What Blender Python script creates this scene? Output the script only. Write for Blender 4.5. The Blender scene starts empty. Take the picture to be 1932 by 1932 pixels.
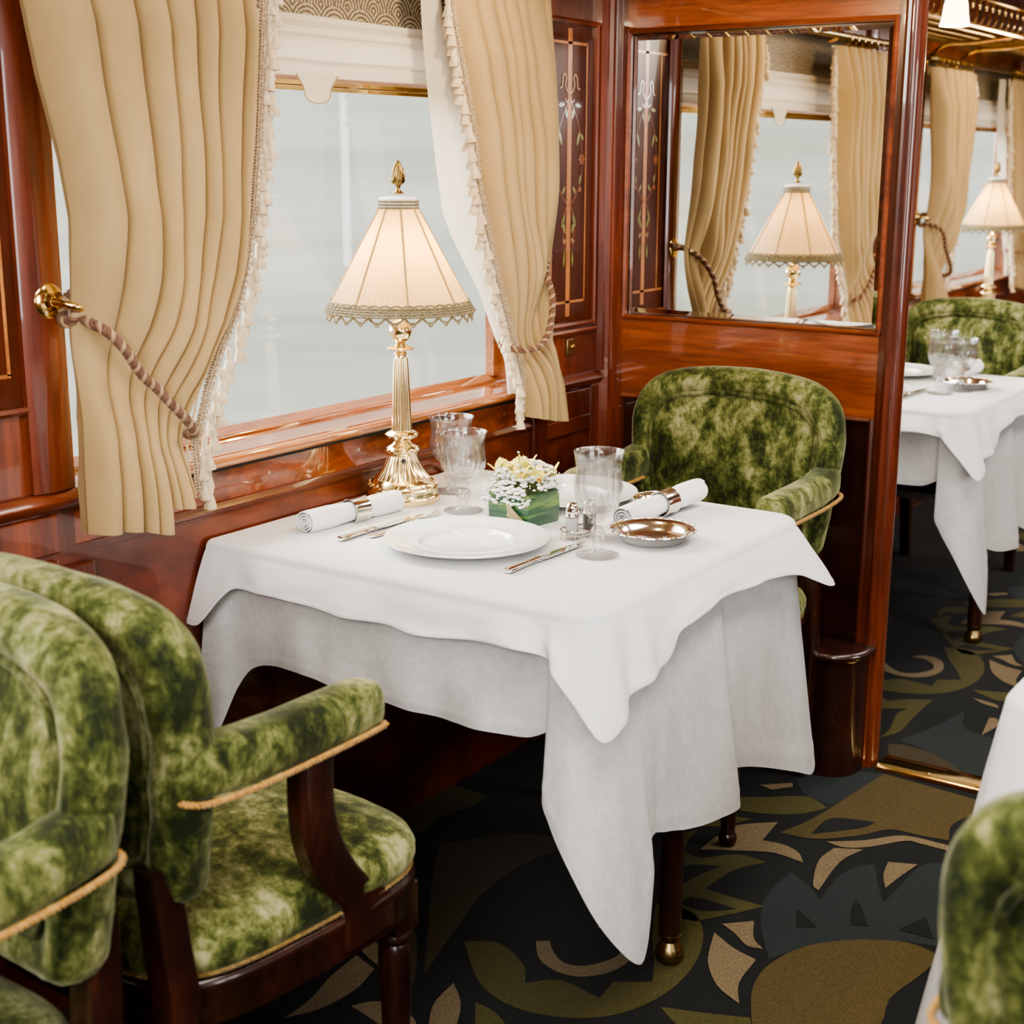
import bpy, math, random
from math import sin, cos, pi, radians, sqrt, atan2, floor
from mathutils import Vector, Matrix, noise
random.seed(7)
scn = bpy.context.scene
COL = scn.collection

# ---------------------------------------------------------------- materials
def new_mat(name):
    m = bpy.data.materials.new(name); m.use_nodes = True
    nt = m.node_tree
    b = nt.nodes['Principled BSDF']
    return m, nt, b
def setp(b, **k):
    for a, v in k.items():
        b.inputs[a.replace('_', ' ')].default_value = v
def N(nt, typ, **k):
    n = nt.nodes.new(typ)
    for a, v in k.items():
        if hasattr(n, a): setattr(n, a, v)
        else: n.inputs[a.replace('_', ' ')].default_value = v
    return n
def coords(nt, scale=(1, 1, 1), rot=(0, 0, 0)):
    tc = N(nt, 'ShaderNodeTexCoord'); mp = N(nt, 'ShaderNodeMapping')
    mp.inputs['Scale'].default_value = scale; mp.inputs['Rotation'].default_value = rot
    nt.links.new(tc.outputs['Object'], mp.inputs['Vector'])
    return mp.outputs['Vector']
def ramp(nt, fac, stops):
    r = N(nt, 'ShaderNodeValToRGB')
    e = r.color_ramp.elements
    while len(e) < len(stops): e.new(.5)
    for i, (p, c) in enumerate(stops):
        e[i].position = p; e[i].color = (*c, 1)
    nt.links.new(fac, r.inputs['Fac'])
    return r.outputs['Color']
def noise_t(nt, vec, scale, detail=4, rough=.55, dist=0):
    n = N(nt, 'ShaderNodeTexNoise'); n.inputs['Scale'].default_value = scale
    n.inputs['Detail'].default_value = detail; n.inputs['Roughness'].default_value = rough
    n.inputs['Distortion'].default_value = dist
    nt.links.new(vec, n.inputs['Vector'])
    return n.outputs['Fac']
def bump(nt, b, h, strength=.2, dist=.001):
    n = N(nt, 'ShaderNodeBump'); n.inputs['Strength'].default_value = strength; n.inputs['Distance'].default_value = dist
    nt.links.new(h, n.inputs['Height']); nt.links.new(n.outputs['Normal'], b.inputs['Normal'])
def wood(name, sc, dark, mid, light, rough=.3, coat=.8, spots=False):
    m, nt, b = new_mat(name)
    v = coords(nt, sc)
    f = noise_t(nt, v, 1.0, 6, .62, .6)
    c = ramp(nt, f, [(.28, dark), (.5, mid), (.74, light)])
    v2 = coords(nt, tuple(s * 5 for s in sc))
    g = noise_t(nt, v2, 2.0, 3, .6)
    c2 = ramp(nt, g, [(.3, (.55, .55, .55)), (.6, (1, 1, 1))])
    mx = N(nt, 'ShaderNodeMixRGB', blend_type='MULTIPLY'); mx.inputs['Fac'].default_value = .8
    nt.links.new(c, mx.inputs[1]); nt.links.new(c2, mx.inputs[2])
    out = mx.outputs[0]
    if spots:
        v3 = coords(nt, (1, .6, 1)); s = noise_t(nt, v3, 9, 8, .75, 1.5)
        c3 = ramp(nt, s, [(.4, (.35, .3, .3)), (.56, (1, 1, 1))])
        m2 = N(nt, 'ShaderNodeMixRGB', blend_type='MULTIPLY'); m2.inputs['Fac'].default_value = .7
        nt.links.new(out, m2.inputs[1]); nt.links.new(c3, m2.inputs[2]); out = m2.outputs[0]
    nt.links.new(out, b.inputs['Base Color'])
    setp(b, Roughness=rough, Coat_Weight=coat, Coat_Roughness=.04, Coat_IOR=1.55)
    m.node_tree.nodes['Principled BSDF'].inputs['Coat IOR'].default_value = 2.0 if name == 'orange_sill_wood' else 1.5
    return m
def simple(name, col, rough=.5, metal=0, **k):
    m, nt, b = new_mat(name)
    setp(b, Base_Color=(*col, 1), Roughness=rough, Metallic=metal, **k)
    return m
def cloth(name, c1, c2, scale=300, rough=.85, sheen=.3, big=6, bstr=.25, trans=0):
    m, nt, b = new_mat(name)
    v = coords(nt)
    f = noise_t(nt, v, big, 4, .6)
    nt.links.new(ramp(nt, f, [(.3, c1), (.7, c2)]), b.inputs['Base Color'])
    g = noise_t(nt, coords(nt, (1, 1, .25)), scale, 2, .5)
    bump(nt, b, g, bstr, .0006)
    setp(b, Roughness=rough, Sheen_Weight=sheen, Sheen_Roughness=.4)
    b.inputs['Specular IOR Level'].default_value = .2
    if trans:
        t = N(nt, 'ShaderNodeBsdfTranslucent'); t.inputs['Color'].default_value = (*c2, 1)
        mx = N(nt, 'ShaderNodeMixShader'); mx.inputs[0].default_value = trans
        nt.links.new(b.outputs[0], mx.inputs[1]); nt.links.new(t.outputs[0], mx.inputs[2])
        nt.links.new(mx.outputs[0], nt.nodes['Material Output'].inputs['Surface'])
    return m

M = {}
RD, RM, RL = (.045, .0095, .004), (.15, .029, .011), (.30, .068, .022)
M['wood_z'] = wood('mahogany_upright', (9, 9, .9), RD, RM, RL)
M['wood_y'] = wood('mahogany_along', (14, .8, 14), RD, RM, RL)
M['wood_x'] = wood('mahogany_across', (1.1, 14, 14), (.085, .019, .007), (.26, .062, .020), (.46, .125, .040))
M['wood_diag'] = wood('mahogany_lower', (6, 2.2, 3.2), RD, RM, RL, .32)
M['wood_panel'] = wood('mahogany_panel_dark', (5, 5, .8), (.03, .008, .004), (.085, .018, .006), (.14, .028, .010), .38, .10)
M['wood_dark'] = wood('walnut_deep_brown', (6, 6, 1.5), (.014, .005, .003), (.035, .009, .005), (.06, .014, .007), .3)  # one darker walnut for floor, tabletops, box and recessed panel
M['wood_chair'] = wood('dark_chair_wood', (9, 9, 3), (.010, .0035, .0025), (.026, .007, .004), (.065, .017, .008), .3, .6)
M['wood_sill'] = wood('orange_sill_wood', (14, .8, 14), (.22, .055, .016), (.44, .14, .045), (.60, .25, .09), .12, 1.0)
M['wood_burl'] = wood('burl_apron', (7, 2.5, 7), (.16, .03, .008), (.34, .07, .015), (.46, .11, .025), .2, 1.0, True)
M['wood_ceiling'] = wood('ceiling_wood', (3, .6, 3), (.34, .24, .15), (.44, .33, .22), (.52, .40, .28), .35)
M['inlay'] = wood('satinwood_inlay', (30, 30, 9), (.30, .09, .02), (.52, .19, .05), (.66, .28, .09), .35, .1)
M['inlay_pale'] = simple('pale_inlay', (.55, .33, .15), .3, Coat_Weight=.6)
M['inlay_green'] = simple('green_inlay', (.24, .24, .05), .3, Coat_Weight=.6)
M['inlay_red'] = simple('rust_inlay', (.38, .11, .03), .3, Coat_Weight=.6)
M['brass'] = simple('polished_brass', (.86, .60, .24), .14, 1)
M['brass_pale'] = simple('pale_lamp_brass', (.93, .75, .42), .17, 1)
M['brass_old'] = simple('aged_brass', (.36, .26, .115), .3, 1)
M['silver'] = simple('polished_silver', (.90, .86, .80), .10, 1)
M['silver_warm'] = simple('warm_silver', (.93, .88, .82), .13, 1)
M['steel'] = simple('screw_metal', (.6, .55, .45), .3, 1)
M['porcelain'] = simple('white_porcelain', (.80, .81, .80), .12, 0, Coat_Weight=.6)
M['plate_green'] = simple('green_glaze', (.10, .22, .16), .15, 0, Coat_Weight=.6)
M['black'] = simple('black_void', (.008, .008, .008), .6)
M['rubber'] = simple('brown_cord', (.08, .03, .015), .5)
M['pepper'] = simple('ground_pepper', (.06, .05, .04), .8)
M['salt'] = simple('table_salt', (.8, .8, .78), .8)
M['card'] = simple('kraft_card', (.45, .30, .14), .7)
M['ink'] = simple('blue_ink', (.03, .05, .18), .6)
M['linen'] = cloth('white_linen', (.76, .77, .79), (.84, .84, .84), 500, .8, .2, 5, .15, .10)
M['napkin'] = cloth('white_napkin', (.78, .79, .80), (.84, .84, .84), 500, .8, .2, 12, .12)
M['curtain'] = cloth('beige_curtain', (.39, .27, .12), (.47, .335, .165), 700, .85, .25, 4, .25, .05)
M['curtain_pale'] = cloth('pale_lining', (.66, .58, .46), (.74, .67, .55), 700, .85, .25, 4, .2, .35)
M['blind'] = cloth('cream_blind', (.60, .54, .44), (.66, .60, .50), 500, .85, .2, 4, .15, .1)
M['gimp'] = cloth('beige_braid', (.40, .29, .17), (.62, .50, .36), 900, .8, .3, 150, .3)
M['tassel'] = cloth('cream_tassel', (.62, .46, .27), (.80, .70, .54), 900, .8, .3, 90, .3, .1)
M['rope'] = cloth('brown_rope', (.10, .045, .025), (.24, .13, .08), 900, .7, .4, 120, .3)
M['rope_pale'] = cloth('tan_rope_strand', (.35, .22, .12), (.50, .34, .2), 900, .7, .4, 120, .3)
M['gold_cord'] = cloth('gold_cord', (.26, .13, .025), (.50, .28, .07), 900, .6, .4, 120, .3)
M['braid_dark'] = cloth('dark_gold_braid', (.10, .06, .015), (.32, .21, .06), 900, .6, .3, 200, .3)
M['pinecone'] = cloth('pinecone_bronze', (.20, .13, .045), (.34, .23, .09), 240, .35, 0, 60, 1.0)
M['pinecone'].node_tree.nodes['Principled BSDF'].inputs['Metallic'].default_value = 1
M['lamp_trim'] = cloth('khaki_lamp_trim', (.13, .10, .045), (.36, .30, .18), 900, .7, .3, 200, .3)

def damask():
    m, nt, b = new_mat('damask_linen')
    v = coords(nt)
    w = N(nt, 'ShaderNodeTexVoronoi'); w.feature = 'SMOOTH_F1'; w.inputs['Scale'].default_value = 26
    nt.links.new(v, w.inputs['Vector'])
    f = noise_t(nt, v, 60, 4, .7, 3)
    a = N(nt, 'ShaderNodeMath', operation='MULTIPLY'); nt.links.new(w.outputs['Distance'], a.inputs[0]); nt.links.new(f, a.inputs[1])
    sep = N(nt, 'ShaderNodeSeparateXYZ'); nt.links.new(v, sep.inputs[0])
    s = N(nt, 'ShaderNodeMath', operation='SINE'); k = N(nt, 'ShaderNodeMath', operation='MULTIPLY'); k.inputs[1].default_value = 62
    nt.links.new(sep.outputs['Z'], k.inputs[0]); nt.links.new(k.outputs[0], s.inputs[0])
    g = N(nt, 'ShaderNodeMath', operation='GREATER_THAN'); g.inputs[1].default_value = .1
    nt.links.new(s.outputs[0], g.inputs[0])
    p = ramp(nt, a.outputs[0], [(.19, (0, 0, 0)), (.22, (1, 1, 1))])
    mm = N(nt, 'ShaderNodeMath', operation='MULTIPLY'); nt.links.new(p, mm.inputs[0]); nt.links.new(g.outputs[0], mm.inputs[1])
    fl_ = noise_t(nt, v, 24, 3, .6, 2.6)
    c = ramp(nt, fl_, [(.48, (.61, .61, .61)), (.56, (.665, .665, .66))])
    nt.links.new(c, b.inputs['Base Color'])
    r = ramp(nt, fl_, [(.48, (.55, .55, .55)), (.56, (.8, .8, .8))]); nt.links.new(r, b.inputs['Roughness'])
    bump(nt, b, noise_t(nt, v, 400, 2), .15, .0005)
    b.inputs['Specular IOR Level'].default_value = .3
    t = N(nt, 'ShaderNodeBsdfTranslucent'); t.inputs['Color'].default_value = (.7, .68, .64, 1)
    mx = N(nt, 'ShaderNodeMixShader'); mx.inputs[0].default_value = .12
    nt.links.new(b.outputs[0], mx.inputs[1]); nt.links.new(t.outputs[0], mx.inputs[2])
    nt.links.new(mx.outputs[0], nt.nodes['Material Output'].inputs['Surface'])
    return m
M['damask'] = damask()

def velvet(name, k=1.0):
    m, nt, b = new_mat(name)
    v = coords(nt, (1, 1, .55))
    f = noise_t(nt, v, 21, 9, .74, .35)
    f2 = noise_t(nt, coords(nt, (1, 1, .6)), 6, 2, .5, .4)
    f3 = noise_t(nt, coords(nt, (1, 1, 1)), 70, 3, .6, .5)
    a = N(nt, 'ShaderNodeMath', operation='MULTIPLY_ADD'); a.inputs[1].default_value = .55
    nt.links.new(f2, a.inputs[0]); nt.links.new(f, a.inputs[2])
    a2 = N(nt, 'ShaderNodeMath', operation='MULTIPLY_ADD'); a2.inputs[1].default_value = .3
    nt.links.new(f3, a2.inputs[0]); nt.links.new(a.outputs[0], a2.inputs[2])
    c = ramp(nt, a2.outputs[0], [(.70, (.018 * k, .030 * k, .004 * k)), (.86, (.06 * k, .095 * k, .012 * k)), (.98, (.17 * k, .22 * k, .045 * k)), (1.0, (.19 * k, .25 * k, .055 * k))])
    # the ramp is clamped at 1, so squeeze the range first
    mr = N(nt, 'ShaderNodeMapRange'); mr.inputs['From Min'].default_value = .70; mr.inputs['From Max'].default_value = 1.12
    nt.links.new(a2.outputs[0], mr.inputs['Value'])
    c = ramp(nt, mr.outputs[0], [(.20, (.013 * k, .018 * k, .006 * k)), (.45, (.052 * k, .066 * k, .016 * k)), (.66, (.142 * k, .156 * k, .052 * k)), (.95, (.34 * k, .335 * k, .17 * k))])
    nt.links.new(c, b.inputs['Base Color'])
    setp(b, Roughness=.75, Sheen_Weight=.55, Sheen_Roughness=.3, Sheen_Tint=(.75, .76, .50, 1))
    b.inputs['Specular IOR Level'].default_value = .15
    bump(nt, b, f, .5, .005)
    return m
M['velvet'] = velvet('crushed_green_velvet')
M['velvet_piping'] = velvet('green_velvet_piping', .7)

def glass(name, ior=1.5, white=.05, real=.12, dim=.97):
    """thin clear crystal: see-through, mirror-like by Fresnel on both faces, a little true refraction for sparkle"""
    m, nt, b = new_mat(name)
    nt.nodes.remove(b)
    g = N(nt, 'ShaderNodeBsdfGlass'); g.inputs['IOR'].default_value = 1.42
    t = N(nt, 'ShaderNodeBsdfTransparent'); t.inputs['Color'].default_value = (dim, dim, dim, 1)
    d = N(nt, 'ShaderNodeBsdfDiffuse'); d.inputs['Color'].default_value = (.95, .97, 1, 1)
    gl = N(nt, 'ShaderNodeBsdfGlossy'); gl.inputs['Roughness'].default_value = .02
    geo = N(nt, 'ShaderNodeNewGeometry')
    mr = N(nt, 'ShaderNodeMapRange'); mr.inputs['To Min'].default_value = ior; mr.inputs['To Max'].default_value = 1 / ior
    nt.links.new(geo.outputs['Backfacing'], mr.inputs['Value'])
    fr = N(nt, 'ShaderNodeFresnel'); nt.links.new(mr.outputs[0], fr.inputs['IOR'])
    def mix(f, a, b_):
        x = N(nt, 'ShaderNodeMixShader')
        if isinstance(f, float): x.inputs[0].default_value = f
        else: nt.links.new(f, x.inputs[0])
        nt.links.new(a, x.inputs[1]); nt.links.new(b_, x.inputs[2]); return x.outputs[0]
    o = mix(real, t.outputs[0], g.outputs[0]); o = mix(white, o, d.outputs[0]); o = mix(fr.outputs[0], o, gl.outputs[0])
    nt.links.new(o, nt.nodes['Material Output'].inputs['Surface'])
    return m
M['crystal'] = glass('cut_crystal', 1.6, .012, .18, .99)
M['water'] = glass('water', 1.33, .02, .15, .99)
def pane(name):
    m, nt, b = new_mat(name); nt.nodes.remove(b)
    g = N(nt, 'ShaderNodeBsdfGlossy'); g.inputs['Roughness'].default_value = 0.0
    t = N(nt, 'ShaderNodeBsdfTransparent'); t.inputs['Color'].default_value = (.97, .98, .97, 1)
    mx = N(nt, 'ShaderNodeMixShader'); mx.inputs[0].default_value = .045
    nt.links.new(t.outputs[0], mx.inputs[1]); nt.links.new(g.outputs[0], mx.inputs[2])
    nt.links.new(mx.outputs[0], nt.nodes['Material Output'].inputs['Surface'])
    return m
M['pane'] = pane('window_glass')
M['mirror'] = simple('silvered_mirror', (.93, .92, .90), .0, 1)

def shade_mat():
    m, nt, b = new_mat('pleated_silk'); nt.nodes.remove(b)
    d = N(nt, 'ShaderNodeBsdfDiffuse'); d.inputs['Color'].default_value = (.72, .63, .47, 1)
    t = N(nt, 'ShaderNodeBsdfTranslucent'); t.inputs['Color'].default_value = (.90, .64, .30, 1)
    mx = N(nt, 'ShaderNodeMixShader'); mx.inputs[0].default_value = .55
    nt.links.new(d.outputs[0], mx.inputs[1]); nt.links.new(t.outputs[0], mx.inputs[2])
    nt.links.new(mx.outputs[0], nt.nodes['Material Output'].inputs['Surface'])
    return m
M['shade'] = shade_mat()
def emit(name, col, st):
    m, nt, b = new_mat(name)
    setp(b, Base_Color=(*col, 1)); b.inputs['Emission Color'].default_value = (*col, 1); b.inputs['Emission Strength'].default_value = st
    return m
M['bulb'] = emit('warm_bulb', (1, .72, .38), 14)
M['tulip'] = emit('lit_tulip_glass', (1, .80, .50), 5)

def wallpaper():
    m, nt, b = new_mat('scallop_wallpaper')
    tc = N(nt, 'ShaderNodeTexCoord'); sep = N(nt, 'ShaderNodeSeparateXYZ'); nt.links.new(tc.outputs['Object'], sep.inputs[0])
    def mth(op, a, bb=None, c=None):
        n = N(nt, 'ShaderNodeMath', operation=op)
        for i, x in enumerate((a, bb, c)):
            if x is None: continue
            if isinstance(x, (int, float)): n.inputs[i].default_value = x
            else: nt.links.new(x, n.inputs[i])
        return n.outputs[0]
    best = None
    u = mth('DIVIDE', sep.outputs['Y'], .078); v = mth('DIVIDE', sep.outputs['Z'], .046)
    row = mth('FLOOR', v); fv = mth('FRACT', v)
    off = mth('MULTIPLY', mth('MODULO', row, 2.0), .5)
    du = mth('SUBTRACT', mth('FRACT', mth('ADD', u, off)), .5)
    d1 = mth('SQRT', mth('ADD', mth('POWER', mth('ABSOLUTE', du), 2.0), mth('POWER', mth('MULTIPLY', fv, .55), 2.0)))
    s = mth('SINE', mth('MULTIPLY', d1, 62.0))
    nz = noise_t(nt, tc.outputs['Object'], 260, 2, .5)
    h = mth('ADD', mth('MULTIPLY', s, .25), nz)
    c = ramp(nt, h, [(.42, (.10, .075, .045)), (.62, (.36, .30, .21))])
    nt.links.new(c, b.inputs['Base Color']); setp(b, Roughness=.7)
    return m
M['wallpaper'] = wallpaper()

def carpet_mat(name, col, k=.6):
    m, nt, b = new_mat(name)
    v = coords(nt)
    f = noise_t(nt, v, 330, 4, .8)
    c = ramp(nt, f, [(.3, tuple(x * (1 - k) for x in col)), (.7, tuple(x * (1 + k) for x in col))])
    nt.links.new(c, b.inputs['Base Color']); setp(b, Roughness=.95, Sheen_Weight=.1)
    b.inputs['Specular IOR Level'].default_value = .05
    bump(nt, b, f, .6, .002)
    return m
CP = {'dark': (.0055, .007, .007), 'olive': (.062, .056, .014), 'gold': (.072, .053, .016), 'brown': (.045, .034, .016),
      'beige': (.165, .125, .07), 'slate': (.017, .024, .025)}
for k_, c_ in CP.items(): M['carpet_' + k_] = carpet_mat('carpet_' + k_, c_)

def leaf_mat():
    m, nt, b = new_mat('variegated_leaf')
    v = coords(nt, (3, 3, 40), (0, radians(10), 0))
    f = noise_t(nt, v, 1.6, 3, .5, .8)
    c = ramp(nt, f, [(.3, (.012, .045, .022)), (.5, (.03, .10, .05)), (.6, (.16, .26, .07)), (.68, (.04, .11, .06)), (.8, (.42, .52, .42))])
    nt.links.new(c, b.inputs['Base Color']); setp(b, Roughness=.35, Coat_Weight=.3)
    return m
M['leaf'] = leaf_mat()
M['leaf_pale'] = simple('dry_leaf_edge', (.34, .30, .14), .5)
M['petal_yellow'] = simple('yellow_petal', (.82, .74, .16), .5, 0, Subsurface_Weight=.0)
M['petal_white'] = simple('white_blossom', (.86, .86, .84), .6)
M['stem'] = simple('green_stem', (.16, .2, .06), .6)
M['petal_red'] = simple('red_petal_throat', (.5, .04, .02), .5)

# ---------------------------------------------------------------- mesh building
class MB:
    def __init__(s): s.v = []; s.f = []; s.m = []
    def add(s, vs, fs, mi=0):
        o = len(s.v); s.v += [tuple(p) for p in vs]
        s.f += [tuple(i + o for i in q) for q in fs]; s.m += [mi] * len(fs)
        return s
    def box(s, x0, x1, y0, y1, z0, z1, mi=0):
        vs = [(x, y, z) for z in (z0, z1) for y in (y0, y1) for x in (x0, x1)]
        return s.add(vs, [(0, 2, 3, 1), (4, 5, 7, 6), (0, 1, 5, 4), (2, 6, 7, 3), (0, 4, 6, 2), (1, 3, 7, 5)], mi)
    def surf(s, fn, nu, nv, cu=False, cv=False, mi=0):
        vs = []
        for j in range(nv + (0 if cv else 1)):
            for i in range(nu + (0 if cu else 1)):
                vs.append(fn(i / nu, j / nv))
        W = nu + (0 if cu else 1); H = nv + (0 if cv else 1); fs = []
        for j in range(nv):
            for i in range(nu):
                a = j * W + i; b_ = j * W + (i + 1) % W; c = ((j + 1) % H) * W + (i + 1) % W; d = ((j + 1) % H) * W + i
                fs.append((a, b_, c, d))
        return s.add(vs, fs, mi)
    def rings(s, rs, capa=True, capb=True, mi=0):
        n = len(rs[0]); vs = [p for r in rs for p in r]; fs = []
        for j in range(len(rs) - 1):
            for i in range(n):
                fs.append((j * n + i, j * n + (i + 1) % n, (j + 1) * n + (i + 1) % n, (j + 1) * n + i))
        if capa: fs.append(tuple(range(n - 1, -1, -1)))
        if capb: fs.append(tuple(range((len(rs) - 1) * n, len(rs) * n)))
        return s.add(vs, fs, mi)
    def lathe(s, prof, c=(0, 0, 0), seg=32, flute=None, cap=True, mi=0):
        rs = []
        for (r, z) in prof:
            ring = []
            for i in range(seg):
                a = 2 * pi * i / seg
                rr = r * (1 + (flute(a, z) if flute else 0))
                ring.append((c[0] + rr * cos(a), c[1] + rr * sin(a), c[2] + z))
            rs.append(ring)
        return s.rings(rs, cap, cap, mi)
    def tube(s, pts, r, seg=8, closed=False, mi=0, cap=True):
        pts = [Vector(p) for p in pts]; n = len(pts); rs = []
        up = None
        for i, p in enumerate(pts):
            a = pts[(i - 1) % n] if (closed or i > 0) else p
            b_ = pts[(i + 1) % n] if (closed or i < n - 1) else p
            t = (b_ - a)
            if t.length < 1e-9: t = Vector((0, 0, 1))
            t.normalize()
            if up is None:
                up = Vector((0, 0, 1)) if abs(t.z) < .9 else Vector((1, 0, 0))
            u = (up - t * up.dot(t))
            if u.length < 1e-6: u = Vector((1, 0, 0)) - t * t.x
            u.normalize(); up = u; w = t.cross(u)
            rr = r[i] if isinstance(r, (list, tuple)) else r
            rs.append([tuple(p + (u * cos(2 * pi * k / seg) + w * sin(2 * pi * k / seg)) * rr) for k in range(seg)])
        if closed: rs.append(rs[0]); return s.rings(rs, False, False, mi)
        return s.rings(rs, cap, cap, mi)
    def rope(s, pts, r, pitch, strands=3, seg=6, mis=(0,), step=None):
        P = resample(pts, step or pitch / 10)
        fr = frames(P); d = 0
        for k in range(strands):
            q = []
            for i, (p, t, u, w) in enumerate(fr):
                a = 2 * pi * (i * (step or pitch / 10) / pitch + k / strands)
                q.append(p + (u * cos(a) + w * sin(a)) * r * .5)
            s.tube(q, r * .56, seg, mi=mis[k % len(mis)])
        return s
    def sphere(s, c, r, nu=12, nv=8, mi=0):
        if not isinstance(r, (tuple, list)): r = (r, r, r)
        rs = []
        for j in range(1, nv):
            th = pi * j / nv
            rs.append([(c[0] + r[0] * sin(th) * cos(2 * pi * i / nu), c[1] + r[1] * sin(th) * sin(2 * pi * i / nu), c[2] - r[2] * cos(th)) for i in range(nu)])
        return s.rings(rs, True, True, mi)
    def prof_y(s, prof, y0, y1, mi=0):          # profile (x,z) closed, extruded along y
        return s.rings([[(x, y0, z) for x, z in prof], [(x, y1, z) for x, z in prof]], True, True, mi)
    def prof_x(s, prof, x0, x1, mi=0):
        return s.rings([[(x0, y, z) for y, z in prof], [(x1, y, z) for y, z in prof]], True, True, mi)
    def prof_z(s, prof, z0, z1, mi=0):
        return s.rings([[(x, y, z0) for x, y in prof], [(x, y, z1) for x, y in prof]], True, True, mi)
    def zm(s, tab):
        s.v = [(x, y, interp(tab, z)) for x, y, z in s.v]; return s
    def xf(s, mtx):
        s.v = [tuple(mtx @ Vector(p)) for p in s.v]; return s
    def build(s, name, mat, parent=None, smooth=True, sharp=40, bevel=0, sub=0, mats=None, recalc=True):
        me = bpy.data.meshes.new(name); me.from_pydata(s.v, [], s.f)
        me.validate(); me.update()
        for m_ in (mats or [mat]): me.materials.append(m_)
        if mats:
            for p, i in zip(me.polygons, s.m): p.material_index = i
        import bmesh
        bm = bmesh.new(); bm.from_mesh(me); recalc and bmesh.ops.recalc_face_normals(bm, faces=bm.faces); bm.to_mesh(me); bm.free()
        if smooth:
            for p in me.polygons: p.use_smooth = True
            me.set_sharp_from_angle(angle=radians(sharp))
        o = bpy.data.objects.new(name, me); COL.objects.link(o)
        if bevel:
            bv = o.modifiers.new('bevel', 'BEVEL'); bv.width = bevel; bv.segments = 2; bv.limit_method = 'ANGLE'; bv.angle_limit = radians(40)
            bv.harden_normals = False
        if sub:
            sb = o.modifiers.new('sub', 'SUBSURF'); sb.levels = sub; sb.render_levels = sub
        if parent: o.parent = parent
        return o

def resample(pts, step):
    P = [Vector(p) for p in pts]; out = [P[0].copy()]; acc = 0
    for a, b_ in zip(P, P[1:]):
        L = (b_ - a).length; d = step - acc
        while d <= L:
            out.append(a.lerp(b_, d / L)); d += step
        acc = L - (d - step)
    return out
def frames(P):
    out = []; up = None
    for i, p in enumerate(P):
        t = (P[min(i + 1, len(P) - 1)] - P[max(i - 1, 0)]).normalized()
        if up is None: up = Vector((0, 0, 1)) if abs(t.z) < .9 else Vector((1, 0, 0))
        u = (up - t * up.dot(t)).normalized(); up = u
        out.append((p, t, u, t.cross(u)))
    return out
def smooth_path(pts, n=6):
    P = [Vector(p) for p in pts]; out = []
    for i in range(len(P) - 1):
        p0 = P[max(i - 1, 0)]; p1 = P[i]; p2 = P[i + 1]; p3 = P[min(i + 2, len(P) - 1)]
        for k in range(n):
            t = k / n
            out.append(.5 * ((2 * p1) + (p2 - p0) * t + (2 * p0 - 5 * p1 + 4 * p2 - p3) * t * t + (3 * p1 - p0 - 3 * p2 + p3) * t ** 3))
    out.append(P[-1]); return out
def interp(tab, x):
    if x <= tab[0][0]: return tab[0][1]
    for (a, va), (b_, vb) in zip(tab, tab[1:]):
        if x <= b_:
            t = (x - a) / (b_ - a)
            return va + (vb - va) * t
    return tab[-1][1]
def rrect(x0, x1, y0, y1, r, n=5):
    out = []
    for cx, cy, a0 in ((x1 - r, y1 - r, 0), (x0 + r, y1 - r, 90), (x0 + r, y0 + r, 180), (x1 - r, y0 + r, 270)):
        for k in range(n + 1):
            a = radians(a0 + 90 * k / n); out.append((cx + r * cos(a), cy + r * sin(a)))
    return out
def thing(name, label=None, cat=None, loc=(0, 0, 0), rz=0, group=None):
    o = bpy.data.objects.new(name, None); COL.objects.link(o); o.empty_display_size = .05
    o.location = loc; o.rotation_euler = (0, 0, rz)
    tag(o, label, cat, group); return o
def tag(o, label=None, cat=None, group=None, kind=None):
    if label: o['label'] = label
    if cat: o['category'] = cat
    if group: o['group'] = group
    if kind: o['kind'] = kind
    return o
def st(o): o['kind'] = 'structure'; return o
def kids(o): return [c for c in o.children]
def dup(root, loc=None, rz=None, label=None, group=None, sx=None):
    r = root.copy(); COL.objects.link(r)
    if loc is not None: r.location = loc
    if rz is not None: r.rotation_euler = (0, 0, rz)
    if sx: r.scale = sx
    if label: r['label'] = label
    if group: r['group'] = group
    def rec(src, dst):
        for ch in kids(src):
            if ch.name == dst.name: continue
            c = ch.copy(); COL.objects.link(c); c.parent = dst
            rec(ch, c)
    rec(root, r)
    return r
M['wood_panel'].node_tree.nodes['Principled BSDF'].inputs['Specular IOR Level'].default_value = .15
EXTRA = {'loop_olive': [(-1.255, 3.61), (-1.195, 3.671), (-1.138, 3.705), (-1.14, 3.612), (-1.137, 3.507), (-1.135, 3.432), (-1.163, 3.363), (-1.162, 3.439), (-1.183, 3.542), (-1.174, 3.602), (-1.236, 3.559)], 'slab_brown': [(-1.131, 3.343), (-1.084, 3.357), (-1.007, 3.339), (-0.922, 3.274), (-0.989, 3.261), (-1.051, 3.263), (-1.102, 3.274)], 'shade_slate': [(-1.117, 3.382), (-1.07, 3.528), (-1.045, 3.678), (-1.001, 3.55), (-0.889, 3.504), (-0.822, 3.277), (-0.901, 3.266), (-1.017, 3.344)], 'chip_beige': [(-0.954, 3.527), (-0.974, 3.66), (-0.955, 3.665), (-0.939, 3.618)], 'sliver_beige': [(-1.056, 3.781), (-0.989, 3.766), (-0.973, 3.741), (-1.018, 3.752)]}
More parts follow.
